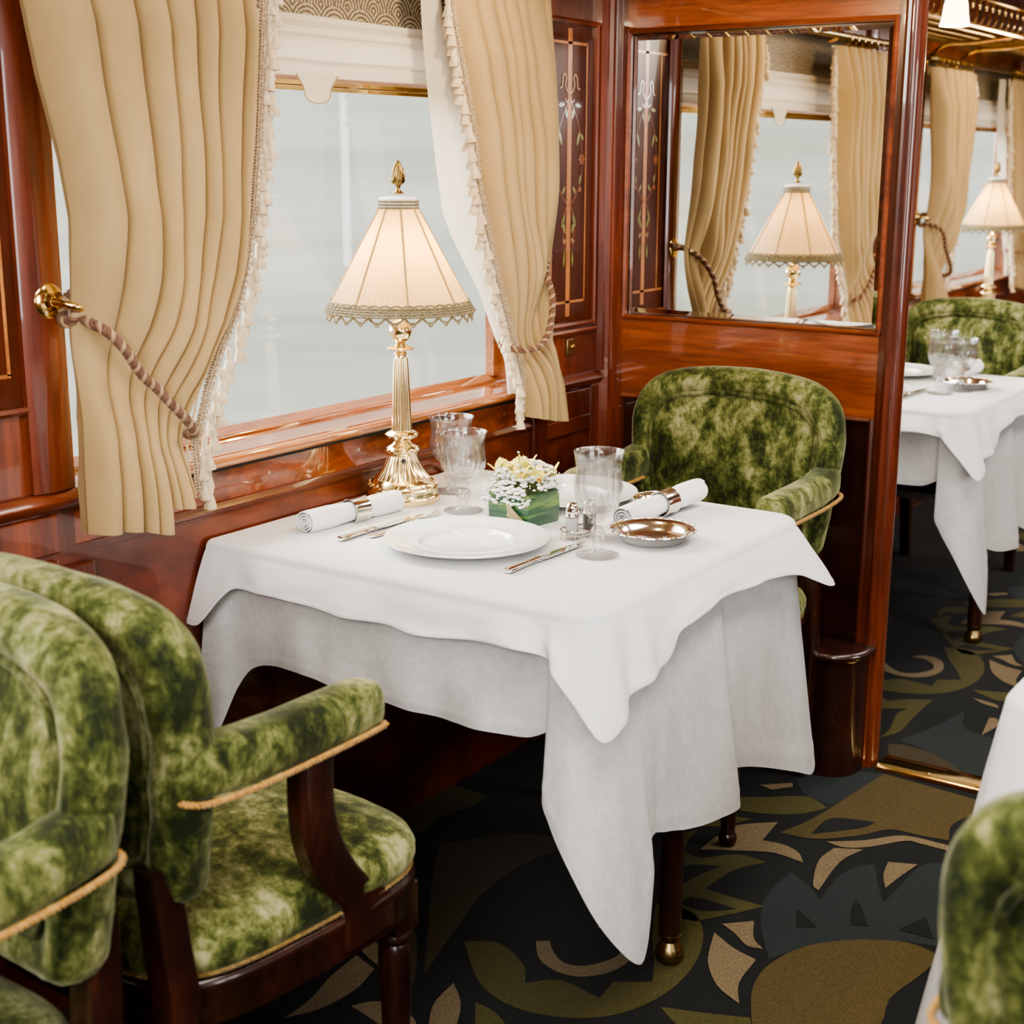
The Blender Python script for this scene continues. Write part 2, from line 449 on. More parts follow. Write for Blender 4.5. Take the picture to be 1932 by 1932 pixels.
CARPET = {
 'ring_olive': [(-1.447, 1.974), (-1.34, 1.875), (-1.243, 1.848), (-1.148, 1.878), (-1.086, 1.939), (-1.054, 2.036), (-1.056, 2.146), (-1.092, 2.253), (-1.149, 2.313), (-1.223, 2.305), (-1.171, 2.198), (-1.126, 2.123), (-1.091, 2.053), (-1.148, 2.014), (-1.142, 1.955), (-1.228, 1.965), (-1.275, 1.921), (-1.311, 1.97), (-1.391, 2.006)],
 'crescent_beige': [(-1.337, 2.05), (-1.299, 2.003), (-1.253, 1.984), (-1.206, 1.992), (-1.168, 2.037), (-1.159, 2.1), (-1.18, 2.165), (-1.214, 2.196), (-1.252, 2.191), (-1.27, 2.158), (-1.235, 2.161), (-1.195, 2.128), (-1.187, 2.081), (-1.216, 2.029), (-1.254, 2.016), (-1.293, 2.04), (-1.315, 2.065)],
 'arc_brown': [(-1.705, 2.229), (-1.702, 2.291), (-1.641, 2.378), (-1.554, 2.429), (-1.459, 2.433), (-1.511, 2.362), (-1.529, 2.25), (-1.522, 2.13), (-1.482, 1.984), (-1.44, 1.843)],
 'leafA_beige': [(-1.078, 2.304), (-1.033, 2.349), (-1.006, 2.291), (-0.976, 2.265), (-1.005, 2.259), (-1.043, 2.286)],
 'leafB_beige': [(-1.076, 2.267), (-1.057, 2.21), (-1.035, 2.16), (-0.989, 2.105), (-0.933, 2.076), (-0.962, 2.136), (-0.97, 2.224), (-1.019, 2.236)],
 'jag_olive': [(-1.345, 2.547), (-1.303, 2.639), (-1.286, 2.535), (-1.237, 2.526), (-1.179, 2.583), (-1.114, 2.586), (-1.155, 2.516), (-1.169, 2.411), (-1.103, 2.411), (-1.041, 2.413), (-1.077, 2.355), (-1.127, 2.284), (-1.184, 2.303)],
 'jagcut_dark': [(-1.26, 2.444), (-1.234, 2.49), (-1.184, 2.512), (-1.205, 2.449), (-1.217, 2.37)],
 'jagcut2_dark': [(-1.187, 2.327), (-1.176, 2.365), (-1.132, 2.372), (-1.081, 2.371), (-1.131, 2.329)],
 'leafC_beige': [(-1.254, 2.557), (-1.253, 2.628), (-1.239, 2.707), (-1.173, 2.772), (-1.164, 2.672), (-1.116, 2.678), (-1.077, 2.662), (-1.051, 2.626), (-1.117, 2.631), (-1.169, 2.607)],
 'leafD_beige': [(-1.023, 2.725), (-0.969, 2.754), (-0.989, 2.672), (-0.978, 2.532), (-0.998, 2.552), (-1.028, 2.653)],
 'leafE_beige': [(-0.906, 2.729), (-0.852, 2.753), (-0.864, 2.677), (-0.871, 2.617), (-0.895, 2.671)],
 'disc_slate': [(-1.017, 2.346), (-1.055, 2.451), (-1.057, 2.576), (-1.007, 2.546), (-0.962, 2.501), (-0.968, 2.605), (-0.954, 2.671), (-0.927, 2.706), (-0.89, 2.627), (-0.855, 2.56), (-0.851, 2.623), (-0.845, 2.754), (-0.807, 2.797), (-0.687, 2.464), (-0.768, 2.442), (-0.842, 2.398), (-0.905, 2.328), (-0.953, 2.242)],
 'spike1_dark': [(-0.985, 2.44), (-0.948, 2.415), (-0.924, 2.396), (-0.957, 2.376)],
 'spike2_dark': [(-0.903, 2.541), (-0.88, 2.513), (-0.845, 2.454), (-0.874, 2.442), (-0.897, 2.501)],
 'spike3_dark': [(-0.767, 2.554), (-0.785, 2.499), (-0.792, 2.476), (-0.727, 2.48)],
 'dome_gold': [(-0.873, 2.004), (-0.911, 2.077), (-0.937, 2.141), (-0.944, 2.222), (-0.914, 2.321), (-0.842, 2.398), (-0.761, 2.44), (-0.693, 2.428), (-0.707, 2.336), (-0.724, 2.24), (-0.718, 2.121)],
 'strip_gold': [(-1.149, 2.727), (-1.118, 2.832), (-1.093, 3.007), (-1.074, 3.157), (-0.951, 3.147), (-0.832, 3.136), (-0.827, 3.071), (-0.852, 2.978), (-0.834, 2.899), (-0.891, 2.887), (-0.957, 2.878), (-1.002, 2.811), (-1.073, 2.743)],
 'stripcut_dark': [(-1.09, 2.758), (-1.088, 2.849), (-1.043, 2.88), (-0.995, 2.894), (-1.014, 2.844)],
 'tri_brown': [(-1.034, 3.089), (-0.972, 3.04), (-0.88, 2.968), (-0.947, 2.927), (-1.004, 2.891), (-1.039, 2.944), (-1.033, 3.007)],
 'thin_beige': [(-1.048, 2.743), (-0.982, 2.797), (-0.921, 2.866), (-0.826, 2.874), (-0.818, 2.849), (-0.878, 2.848), (-0.91, 2.843), (-0.965, 2.77), (-1.008, 2.739)],
 'half_olive': [(-1.315, 2.833), (-1.262, 2.869), (-1.182, 2.931), (-1.141, 2.923), (-1.111, 2.904), (-1.156, 2.834), (-1.239, 2.786), (-1.318, 2.775)],
 'bit_beige': [(-1.29, 2.929), (-1.232, 2.983), (-1.221, 2.964), (-1.255, 2.921)],
 'shield_slate': [(-1.234, 3.014), (-1.23, 3.078), (-1.142, 3.132), (-1.074, 3.157), (-1.075, 2.999), (-1.112, 2.923), (-1.178, 2.938)],
 'wedge_olive': [(-1.356, 2.667), (-1.331, 2.723), (-1.226, 2.757), (-1.271, 2.68), (-1.323, 2.649), (-1.337, 2.588)],
 'low1_beige': [(-1.367, 1.774), (-1.379, 1.849), (-1.328, 1.801), (-1.284, 1.721), (-1.32, 1.696)],
 'low2_olive': [(-1.313, 1.823), (-1.265, 1.816), (-1.201, 1.778), (-1.254, 1.741)],
 'low3_olive': [(-1.042, 1.992), (-0.972, 2.018), (-0.9, 2.05), (-0.873, 2.004), (-0.958, 1.945), (-1.005, 1.967)],
 'lowA_beige': [(-1.551, 1.597), (-1.553, 1.666), (-1.572, 1.742), (-1.58, 1.822), (-1.523, 1.804), (-1.508, 1.732), (-1.52, 1.653)],
 'lowB_beige': [(-1.481, 1.69), (-1.459, 1.723), (-1.418, 1.737), (-1.364, 1.719), (-1.328, 1.679), (-1.375, 1.67), (-1.441, 1.683)],
 'lowC_beige': [(-1.599, 1.848), (-1.597, 1.89), (-1.546, 1.855), (-1.498, 1.812), (-1.548, 1.824)],
 'lowD_brown': [(-1.61, 1.976), (-1.604, 2.012), (-1.508, 1.911), (-1.436, 1.808), (-1.483, 1.831), (-1.551, 1.892)],
}
BAY = 2.12; FX = -.10      # bay pitch; the cars beyond the partition sit a little further over
P = 3.17; WX = -1.88

# ---------------------------------------------------------------- camera, world, lights
cam = bpy.data.cameras.new('camera'); co = bpy.data.objects.new('camera', cam); COL.objects.link(co)
yaw, pit, rol, fpx = 0.5971129921466993, 0.23819393571749176, 0.003286974303615167, 2741.389
F_ = Vector((-sin(yaw) * cos(pit), cos(yaw) * cos(pit), -sin(pit))); R_ = Vector((cos(yaw), sin(yaw), 0)); U_ = R_.cross(F_)
R2 = R_ * cos(rol) + U_ * sin(rol); U2 = -R_ * sin(rol) + U_ * cos(rol)
mt = Matrix((R2, U2, -F_)).transposed().to_4x4(); mt.translation = (0, 0, 1.42)
co.matrix_world = mt
cam.sensor_width = 36; cam.lens = fpx / 1932 * 36; cam.clip_start = .05
cam.dof.use_dof = True; cam.dof.focus_distance = 2.75; cam.dof.aperture_fstop = 5.0
scn.camera = co
w = bpy.data.worlds.new('overcast'); scn.world = w; w.use_nodes = True
nt = w.node_tree; bg = nt.nodes['Background']
tc = N(nt, 'ShaderNodeTexCoord'); mp = N(nt, 'ShaderNodeMapping'); mp.inputs['Scale'].default_value = (1.2, 1.2, 26)
nt.links.new(tc.outputs['Generated'], mp.inputs['Vector'])
f = noise_t(nt, mp.outputs['Vector'], 1.6, 4, .55, .3)
c = ramp(nt, f, [(.3, (.49, .49, .42)), (.5, (.60, .605, .535)), (.72, (.70, .71, .655))])
nt.links.new(c, bg.inputs['Color']); bg.inputs['Strength'].default_value = 1.35

def sun(name, d, e, angle, col):
    l = bpy.data.lights.new(name, 'SUN'); l.energy = e; l.angle = radians(angle); l.color = col
    o = bpy.data.objects.new(name, l); COL.objects.link(o)
    o.rotation_euler = Vector(d).to_track_quat('-Z', 'Y').to_euler(); return o
sun('daylight_left', (1, .12, -.55), 13.0, 70, (1, .98, .95))
sun('daylight_right', (-1, .45, -.5), 9.0, 80, (.96, .98, 1))
def area(name, loc, sx, sy, e, col, d=(0, 0, -1)):
    l = bpy.data.lights.new(name, 'AREA'); l.shape = 'RECTANGLE'; l.size = sx; l.size_y = sy; l.energy = e; l.color = col
    o = bpy.data.objects.new(name, l); COL.objects.link(o); o.location = loc
    o.rotation_euler = Vector(d).to_track_quat('-Z', 'Y').to_euler(); return o
area('room_fill_light', (-.45, .6, 2.26), .5, 1.6, 26, (1, .93, .84))  # unseen fill lights added under the aisle ceiling to brighten the interior
area('room_fill_light', (-.1, -.9, 2.1), 1.2, .9, 62, (1, .95, .89), (-.45, 1, -.55))  # added fill from behind the camera, tilted towards the near cloth sides
area('room_fill_light', (-.45, 2.7, 2.26), .5, 1.6, 22, (1, .90, .78))
area('room_fill_light', (-.45, 5.2, 2.26), .5, 2.2, 34, (1, .88, .74))
def point(name, loc, e, r, col):
    l = bpy.data.lights.new(name, 'POINT'); l.energy = e; l.shadow_soft_size = r; l.color = col
    o = bpy.data.objects.new(name, l); COL.objects.link(o); o.location = loc; return o

# ---------------------------------------------------------------- room shell
Y0, Y1 = -2.2, 9.2; XR = .86; ZC = 2.3
b = MB(); b.box(-2.15, XR + .1, Y0, Y1, -.06, -.004); st(b.build('floor', M['wood_dark'], smooth=False))
b = MB(); b.box(-2.15, XR + .1, Y0, Y1, ZC, ZC + .05); st(b.build('ceiling', M['wood_ceiling'], smooth=False))
b = MB(); b.box(-2.15, XR + .1, Y0 - .05, Y0, 0, ZC); st(b.build('wall_back', M['wood_x'], smooth=False))
b = MB(); b.box(-2.15, XR + .1, Y1, Y1 + .05, 0, ZC); st(b.build('wall_front', M['wood_x'], smooth=False))

def wall_run(name, dx, y0, y1, wins):
    """side wall between y0 and y1 with window openings (ya, yb), z .905 to 1.70"""
    b = MB(); X = WX + dx
    zl, zh = .90, 1.64
    b.box(X - .07, X, y0, y1, 0, .79, 0)                 # below the apron
    b.box(X - .07, X, y0, y1, 1.80, ZC, 1)
    ys = [y0]
    for a, c_ in wins: ys += [a, c_]
    ys.append(y1)
    for i in range(0, len(ys), 2):
        b.box(X - .07, X, ys[i], ys[i + 1], .79, 1.80, 1)
    for a, c_ in wins:
        b.box(X - .05, X - .003, a, c_, .805, .885, 2); b.box(X - .05, X - .0005, a, c_, .79, .805, 0)          # burl apron
        b.box(X - .07, X - .045, a, c_, 1.66, 1.80, 3)         # papered head above the blind
    o = b.build(name, None, smooth=False, mats=[M['wood_diag'], M['wood_z'], M['wood_burl'], M['wallpaper']])
    return st(o)
WIN = (1.497, 2.805)
def wins_at(ks): return [(WIN[0] + k * BAY, WIN[1] + k * BAY) for k in ks]
wl = wall_run('wall_left', 0, Y0, P, wins_at((-1, 0)))
wl2 = wall_run('wall_left', FX, P, Y1, wins_at((1, 2)))
# blocked stub behind the wall
# right wall with its own row of windows (the photo only shows their light)
b = MB(); b.box(XR, XR + .06, Y0, Y1, 0, .9); b.box(XR, XR + .06, Y0, Y1, 1.75, ZC)
ysr = [Y0]
for k in range(-2, 4): ysr += [WIN[0] + k * BAY, WIN[1] + k * BAY]
ysr = [Y0] + [v for v in ysr[1:] if v > Y0 + .1 and v < Y1 - .1] + [Y1]
if len(ysr) % 2: ysr = ysr[:1] + ysr[2:]
for i in range(0, len(ysr), 2): b.box(XR, XR + .06, ysr[i], ysr[i + 1], .9, 1.75)
st(b.build('wall_right', M['wood_y'], smooth=False))

# window units ------------------------------------------------------------
def window(n, dx, dy):
    X = WX + dx; a, c_ = WIN[0] + dy, WIN[1] + dy
    root = st(thing('window_%d' % n))
    f = MB()
    f.prof_y([(X - .085, .885), (X - .085, .930), (X - .080, .931), (X - .056, .917), (X - .054, .908), (X - .054, .885)], a - .02, c_ + .02); f.box(X - .085, X - .06, a - .02, c_ + .02, 1.545, 1.60)
    f.box(X - .085, X - .06, a - .02, a + .012, .925, 1.545); f.box(X - .085, X - .06, c_ - .03, c_ + .02, .925, 1.545)
    f.build('window_frame', M['wood_sill'], root, bevel=.004)
    j = MB(); j.box(X - .085, X + .001, a - .012, a + .007, .885, 1.66); j.box(X - .085, X + .001, c_ - .007, c_ + .012, .885, 1.66)
    j.build('jamb', M['wood_sill'], root, smooth=False)
    g = MB(); g.box(X - .082, X - .079, a, c_, .92, 1.55); g.build('pane', M['pane'], root, smooth=False)
    # sill: flat top with a rounded nose
    pr = [(X - .07, .880), (X - .07, .9115), (X - .05, .9118), (X - .048, .9095), (X + .012, .9030), (X + .0125, .9015)]
    for k in range(9):
        t = radians(90 - 180 * k / 8); pr.append((X + .016 + .010 * cos(t), .891 + .010 * sin(t)))
    pr += [(X - .01, .879)]
    s_ = MB().prof_y(pr, a - .0, c_ + .0); s_.build('sill', M['wood_sill'], root, sharp=30)
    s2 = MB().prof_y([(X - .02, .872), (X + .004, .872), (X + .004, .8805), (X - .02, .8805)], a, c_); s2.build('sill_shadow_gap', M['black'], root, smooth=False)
    m_ = MB().prof_y([(X - .02, .796), (X + .004, .796), (X + .010, .800), (X + .010, .805), (X + .005, .810), (X + .002, .814), (X - .02, .814)], a + .16, c_ + .03)
    m_.build('apron_moulding', M['wood_y'], root, sharp=30)
    r_ = MB(); r_.box(X - .06, X - .052, a, c_, 1.555, 1.564); r_.box(X - .062, X - .05, a, c_, 1.545, 1.5535)
    r_.build('brass_rail', M['brass'], root, bevel=.001)
    for k in range(7):
        yy = a + .12 + k * .18
        q = MB().lathe([(0.0001, 0), (.0035, 0), (.004, .001), (.003, .002), (.0001, .0022)], seg=12).xf(Matrix.Translation((X - .0595, yy, .905)) @ Matrix.Rotation(radians(90), 4, 'Y'))
        q.build('screw', M['steel'], root)
    for k in range(5):
        yy = a + .2 + k * .26
        q = MB().lathe([(0.0001, 0), (.004, 0), (.0045, .001), (.003, .002), (.0001, .0022)], seg=12).xf(Matrix.Translation((X - .0045, yy, .845)) @ Matrix.Rotation(radians(90), 4, 'Y'))
        q.build('screw', M['steel'], root)
    for k in range(5):
        yy = a + .24 + k * .24
        q = MB().lathe([(0.0001, 0), (.005, 0), (.005, .001), (.002, .0012), (.0001, .0005)], seg=12).xf(Matrix.Translation((X - .0598, yy, 1.578 - .02)) @ Matrix.Rotation(radians(90), 4, 'Y'))
        q.build('screw', M['steel'], root)
    return root
window(1, 0, 0); window(2, FX, 2 * BAY); window(3, FX, BAY); window(4, 0, -BAY)

def blind(dx, dy, label):
    X = WX + dx - .03; a, c_ = WIN[0] + dy, WIN[1] + dy
    t = thing('roller_blind', label, 'blind', (X, (a + c_) / 2, 1.56))
    hw = (c_ - a) / 2 - .005
    # folded fabric profile (x depth vs z), tab hangs below the hem
    prof = [(.0, .118), (.008, .116), (.010, .108), (.004, .100), (.012, .096), (.012, .086), (.005, .080), (.013, .074), (.016, .055), (.015, .04), (.006, .034), (.012, .03), (.012, .008)]
    ny = 60
    def fn(u, v):
        k = v * (len(prof) - 1); i = min(int(k), len(prof) - 2); tt = k - i
        x = prof[i][0] * (1 - tt) + prof[i + 1][0] * tt; z = prof[i][1] * (1 - tt) + prof[i + 1][1] * tt
        y = -hw + 2 * hw * u
        return (x + .003 * noise.noise(Vector((y * 5, z * 30, dy))), y, z + .004 * noise.noise(Vector((y * 3, z * 10, 2))))
    MB().surf(fn, ny, 48).build('shade_fabric', M['blind'], t, sharp=50)
    # pull tab
    tb = MB(); pts = []
    yc = 2.135 - (WIN[0] + WIN[1]) / 2 
    def tf(u, v):
        half = .058 - .020 * min(1, v * 2.2) if v < .45 else .038 - .012 * ((v - .45) / .55) ** 2
        if v > .8: half *= sqrt(max(0.02, 1 - ((v - .8) / .2) ** 2))
        return (.0145 + .001 * sin(u * 6), yc + (u - .5) * 2 * half, .012 - v * .052)
    tb.surf(tf, 12, 14).build('pull_tab', M['blind'], t)
    ed = []
    for k in range(15):
        ed.append(tf(0, k / 14))
    for k in range(14, -1, -1): ed.append(tf(1, k / 14))
    MB().tube([(p[0] + .001, p[1], p[2]) for p in ed], .0012, 5).build('tab_edge', M['curtain'], t)
    return t
blind(0, 0, 'cream folded blind with a hanging pull tab above the nearest window')
blind(FX, 2 * BAY, 'blurred cream blind on the far window beyond the partition')

# mouldings and inlaid panels of the left wall -----------------------------
def stripe(b, X, pts, w, mi):
    """flat ribbon of width w laid on the wall through (y,z) points"""
    P_ = [Vector((0, p[0], p[1])) for p in pts]
    L = []; R = []
    for i, p in enumerate(P_):
        t = (P_[min(i + 1, len(P_) - 1)] - P_[max(i - 1, 0)]).normalized(); n = Vector((0, -t.z, t.y)) * (w / 2)
        L.append(p + n); R.append(p - n)
    vs = [(X, q.y, q.z) for q in L + R]; n_ = len(P_)
    b.add(vs, [(i, i + 1, n_ + i + 1, n_ + i) for i in range(n_ - 1)], mi)
def leafshape(b, X, y, z, L, w, ang, mi):
    n = 7; pts = []
    for k in range(n + 1):
        s_ = k / n; pts.append((s_ * L, w * sin(pi * s_) ** .8))
    for k in range(n - 1, 0, -1):
        s_ = k / n; pts.append((s_ * L, -w * sin(pi * s_) ** .8))
    ca, sa = cos(ang), sin(ang)
    b.add([(X, y + p * ca - q * sa, z + p * sa + q * ca) for p, q in pts], [tuple(range(len(pts)))], mi)
def inlay_panel(X, yc, half, z0, z1, num):
    """dark panel with a border moulding and satinwood and flower marquetry"""
    t = st(thing('trim_%d' % num, loc=(X, yc, z0)))
    pb = MB(); pb.box(-.002, .003, -half, half, 0, z1 - z0); pb.build('panel_board', M['wood_panel'], t, smooth=False)
    fr = MB(); e = .012
    for (a_, b_, c_, d_) in ((-half - e, -half, -e, z1 - z0 + e), (half, half + e, -e, z1 - z0 + e)):
        fr.prof_z([(0, a_), (.010, a_), (.014, (a_ + b_) / 2), (.010, b_), (0, b_)], c_, d_)
    for zz in (-e, z1 - z0):
        fr.prof_y([(0, zz), (.010, zz), (.014, zz + e / 2), (.010, zz + e), (0, zz + e)], -half - e, half + e)
    fr.build('panel_moulding', M['wood_z'], t, sharp=30)
    b = MB(); x = .0036; H = z1 - z0
    b.box(.003, x, -.009, .009, .015, H - .01, 0)
    stripe(b, x, [(-half, .05), (half - .030, .05)], .006, 0); stripe(b, x, [(-half, H - .042), (half - .030, H - .042)], .006, 0)
    stripe(b, x, [(half - .033, .05), (half - .033, H - .042)], .006, 0)
    stripe(b, x, [(-half + .033, .05), (-half + .033, H - .042)], .006, 0)
    x2 = .0040
    for s_ in (-1, 1):
        # bow
        bow = [(0, H - .155), (s_ * .012, H - .150), (s_ * .020, H - .135), (s_ * .016, H - .120), (s_ * .024, H - .112), (s_ * .032, H - .122), (s_ * .034, H - .14), (s_ * .044, H - .145)]
        stripe(b, x2, [(p.x, p.y) for p in smooth_path([(q[0], q[1], 0) for q in bow], 5)], .0035, 1)
        stripe(b, x2, [(p.x, p.y) for p in smooth_path([(0, H - .16, 0), (s_ * .01, H - .175, 0), (s_ * .02, H - .168, 0)], 5)], .0035, 1)
        swag = smooth_path([(0, H - .17, 0), (s_ * .022, H - .195, 0), (s_ * .046, H - .24, 0), (s_ * .058, H - .30, 0), (s_ * .054, H - .35, 0), (s_ * .03, H - .39, 0), (0, H - .415, 0)], 6)
        stripe(b, x2, [(p.x, p.y) for p in swag], .0018, 3)
        tail = smooth_path([(0, H - .405, 0), (s_ * .020, H - .43, 0), (s_ * .026, H - .46, 0), (s_ * .020, H - .50, 0), (s_ * .016, H - .535, 0)], 6)
        stripe(b, x2, [(p.x, p.y) for p in tail], .0018, 3)
        for (yy, zz, L_, w_, a_) in ((.020, H - .185, .030, .005, -1.9), (.022, H - .180, .028, .005, -.1), (.045, H - .24, .036, .005, -1.9), (.05, H - .245, .02, .004, -.9), (.052, H - .34, .026, .004, -1.8),
                                     (.03, H - .385, .022, .004, 2.2), (.018, H - .43, .036, .005, -1.2), (.024, H - .45, .03, .004, -1.9), (.017, H - .515, .042, .004, -1.5)):
            leafshape(b, x2, s_ * yy, zz, L_, w_, a_ if s_ > 0 else pi - a_, 2)
        for k in range(6):
            leafshape(b, x2, s_ * .056, H - .305, .014, .004, k * pi / 3, 3)
        for k in range(5):
            leafshape(b, x2, s_ * .019, H - .495, .008, .003, k * 2 * pi / 5, 3 if k % 2 else 1)
            leafshape(b, x2, s_ * .050, H - .375, .007, .003, k * 2 * pi / 5, 3)
    b.build('marquetry', None, t, smooth=False, mats=[M['inlay'], M['inlay_pale'], M['inlay_green'], M['inlay_red']])
    return t
inlay_panel(WX, 2.995, .108, 1.035, 1.725, 1)
inlay_panel(WX, 1.29, .135, 1.045, 1.76, 2)
inlay_panel(WX + FX, 2.995 + 2 * BAY, .108, 1.035, 1.725, 3)

def vert_trim(num, X, ys, z0, z1):
    b = MB()
    for (a_, c_, d_) in ys:
        b.prof_z([(X - .01, a_), (X + d_ * .6, a_), (X + d_, a_ + (c_ - a_) * .3), (X + d_, a_ + (c_ - a_) * .7), (X + d_ * .6, c_), (X - .01, c_)], z0, z1)
    st(b.build('trim_%d' % num, M['wood_z'], sharp=30))
vert_trim(4, WX, [(1.415, 1.492, .020), (2.820, 2.872, .016), (3.120, 3.160, .022), (3.150, 3.17, .035)], .905, ZC)
vert_trim(5, WX + FX, [(1.415 + 2 * BAY, 1.492 + 2 * BAY, .020), (2.820 + 2 * BAY, 2.872 + 2 * BAY, .016)], .905, ZC)
# dado rail and low panels
b = MB()
rail = [(WX - .01, .872), (WX + .012, .872), (WX + .018, .878), (WX + .022, .888), (WX + .018, .897), (WX + .01, .903), (WX - .01, .905)]
b.prof_y(rail, Y0, 1.497); b.prof_y(rail, 2.805, P)
b.prof_y([(WX - .01, 1.005), (WX + .010, 1.005), (WX + .014, 1.012), (WX + .010, 1.018), (WX - .01, 1.018)], 2.872, 3.12)
st(b.build('trim_6', M['wood_y'], sharp=30))
b = MB()
for (a_, c_) in ((1.10, 1.46), (2.90, 3.13)):
    b.box(WX, WX + .006, a_, c_, .80, .865); 
b.box(WX, WX + .012, 1.455, 1.525, .0, .775); b.box(WX, WX + .012, 2.84, 2.90, .0, .872); b.box(WX, WX + .012, 3.10, P, .0, .872)
b.box(WX, WX + .010, 2.90, 3.10, .76, .80)
b.box(WX, WX + .010, Y0, 1.455, .74, .79)
st(b.build('trim_7', M['wood_z'], smooth=False, bevel=.003))

# ---------------------------------------------------------------- partition with mirror
b = MB()
PX0, PX1 = -2.1, -1.125; T = .065
mx0, mx1, mz0, mz1 = -1.822, -1.158, 1.040, 1.718
b.box(PX0, mx0, P, P + T, 0, ZC, 1); b.box(mx1, PX1, P, P + T, 0, ZC, 1)
b.box(mx0, mx1, P, P + T, mz1, ZC, 0); b.box(mx0, mx1, P, P + T, .845, mz0, 0)
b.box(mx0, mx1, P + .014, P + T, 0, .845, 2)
b.box(mx0, mx1, P, P + T, 0, .06, 0)
b.box(mx0, mx1, P + .02, P + T, mz0, mz1, 1)
st(b.build('wall_partition', None, smooth=False, mats=[M['wood_x'], M['wood_z'], M['wood_dark']]))
# rounded bead down the free end, with two grooves
b = MB(); pr = []
for k in range(13):
    a = radians(-90 + 180 * k / 12); pr.append((PX1 + .003 + .014 * cos(a), P + T / 2 + (T / 2 - .004) * sin(a)))
pr = [(PX1 - .01, P + .004)] + pr + [(PX1 - .01, P + T - .004)]
b.prof_z(pr, 0, ZC)
b.prof_z([(PX1 - .018, P - .0001), (PX1 - .016, P - .006), (PX1 - .010, P - .008), (PX1 - .004, P - .006), (PX1, P + .003)], .0, ZC)
st(b.build('trim_8', M['wood_z'], sharp=30))
b = MB()
b.prof_z([(WX, P), (WX, P - .03), (WX + .012, P - .034), (WX + .03, P - .022), (WX + .034, P - .008), (WX + .034, P)], 0, ZC)
st(b.build('trim_9', M['wood_z'], sharp=30))
mir = thing('wall_mirror', 'large rectangular mirror with slanted glass edges on the mahogany partition', 'mirror', ((mx0 + mx1) / 2, P, mz0))
hw = (mx1 - mx0) / 2; hh = mz1 - mz0; bv = .022
b = MB(); yb, yf = .012, .0085
o4 = [(-hw, yb, 0), (hw, yb, 0), (hw, yb, hh), (-hw, yb, hh)]
i4 = [(-hw + bv, yf, bv), (hw - bv, yf, bv), (hw - bv, yf, hh - bv), (-hw + bv, yf, hh - bv)]
b.add(i4, [(0, 1, 2, 3)]); 
for k in range(4):
    b.add([o4[k], o4[(k + 1) % 4], i4[(k + 1) % 4], i4[k]], [(0, 1, 2, 3)])
b.build('mirror_glass', M['mirror'], mir, smooth=False)
b = MB(); e = .012
for (x0_, x1_) in ((-hw - .004, -hw + e - .004), (hw - e + .004, hw + .004)):
    b.prof_z([(x0_, .006), (x0_, -.004), ((x0_ + x1_) / 2, -.008), (x1_, -.002), (x1_, .008)], -.004, hh + .004)
for (z0_, z1_) in ((-.006, .006), (hh - .006, hh + .006)):
    b.prof_x([(.008, z0_), (-.004, z0_), (-.008, (z0_ + z1_) / 2), (-.002, z1_), (.008, z1_)], -hw - .004, hw + .004)
b.build('mirror_bead', M['wood_x'], mir, sharp=30)
# low panel moulding on the partition
b = MB()
b.prof_x([(P + .014, .835), (P + .0, .835), (P - .004, .840), (P, .847), (P + .014, .847)], mx0, mx1 - .01)
b.prof_z([(mx1 - .012, P + .015), (mx1 - .012, P), (mx1 - .006, P - .004), (mx1, P), (mx1, P + .015)], .06, .845)
st(b.build('trim_10', M['wood_z'], sharp=30))
# rounded pipe cover box at the foot of the partition
pc = thing('pipe_cover', 'low dark mahogany box with rounded lid at the foot of the partition', 'cover', (-1.235, P - .001, 0))
def pcp(e_): 
    return [(-.6, 0), (-.6, -.11 - e_)] + [(.035 + (.07 + e_) * cos(radians(a)), -.04 - (.07 + e_) * sin(radians(-a + 0)) * 1) for a in ()] + \
        [(.03 + (.075 + e_) * sin(radians(t)), -.035 - (.075 + e_) * cos(radians(t))) for t in range(0, 91, 10)] + [(.105 + e_, 0)]
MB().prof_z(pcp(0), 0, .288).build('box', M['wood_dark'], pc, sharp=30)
MB().rings([[(x, y, z) for x, y in pcp(q)] for q, z in ((.004, .285), (.010, .289), (.013, .297), (.010, .305), (.002, .309))]).build('lid', M['wood_chair'], pc, sharp=50)

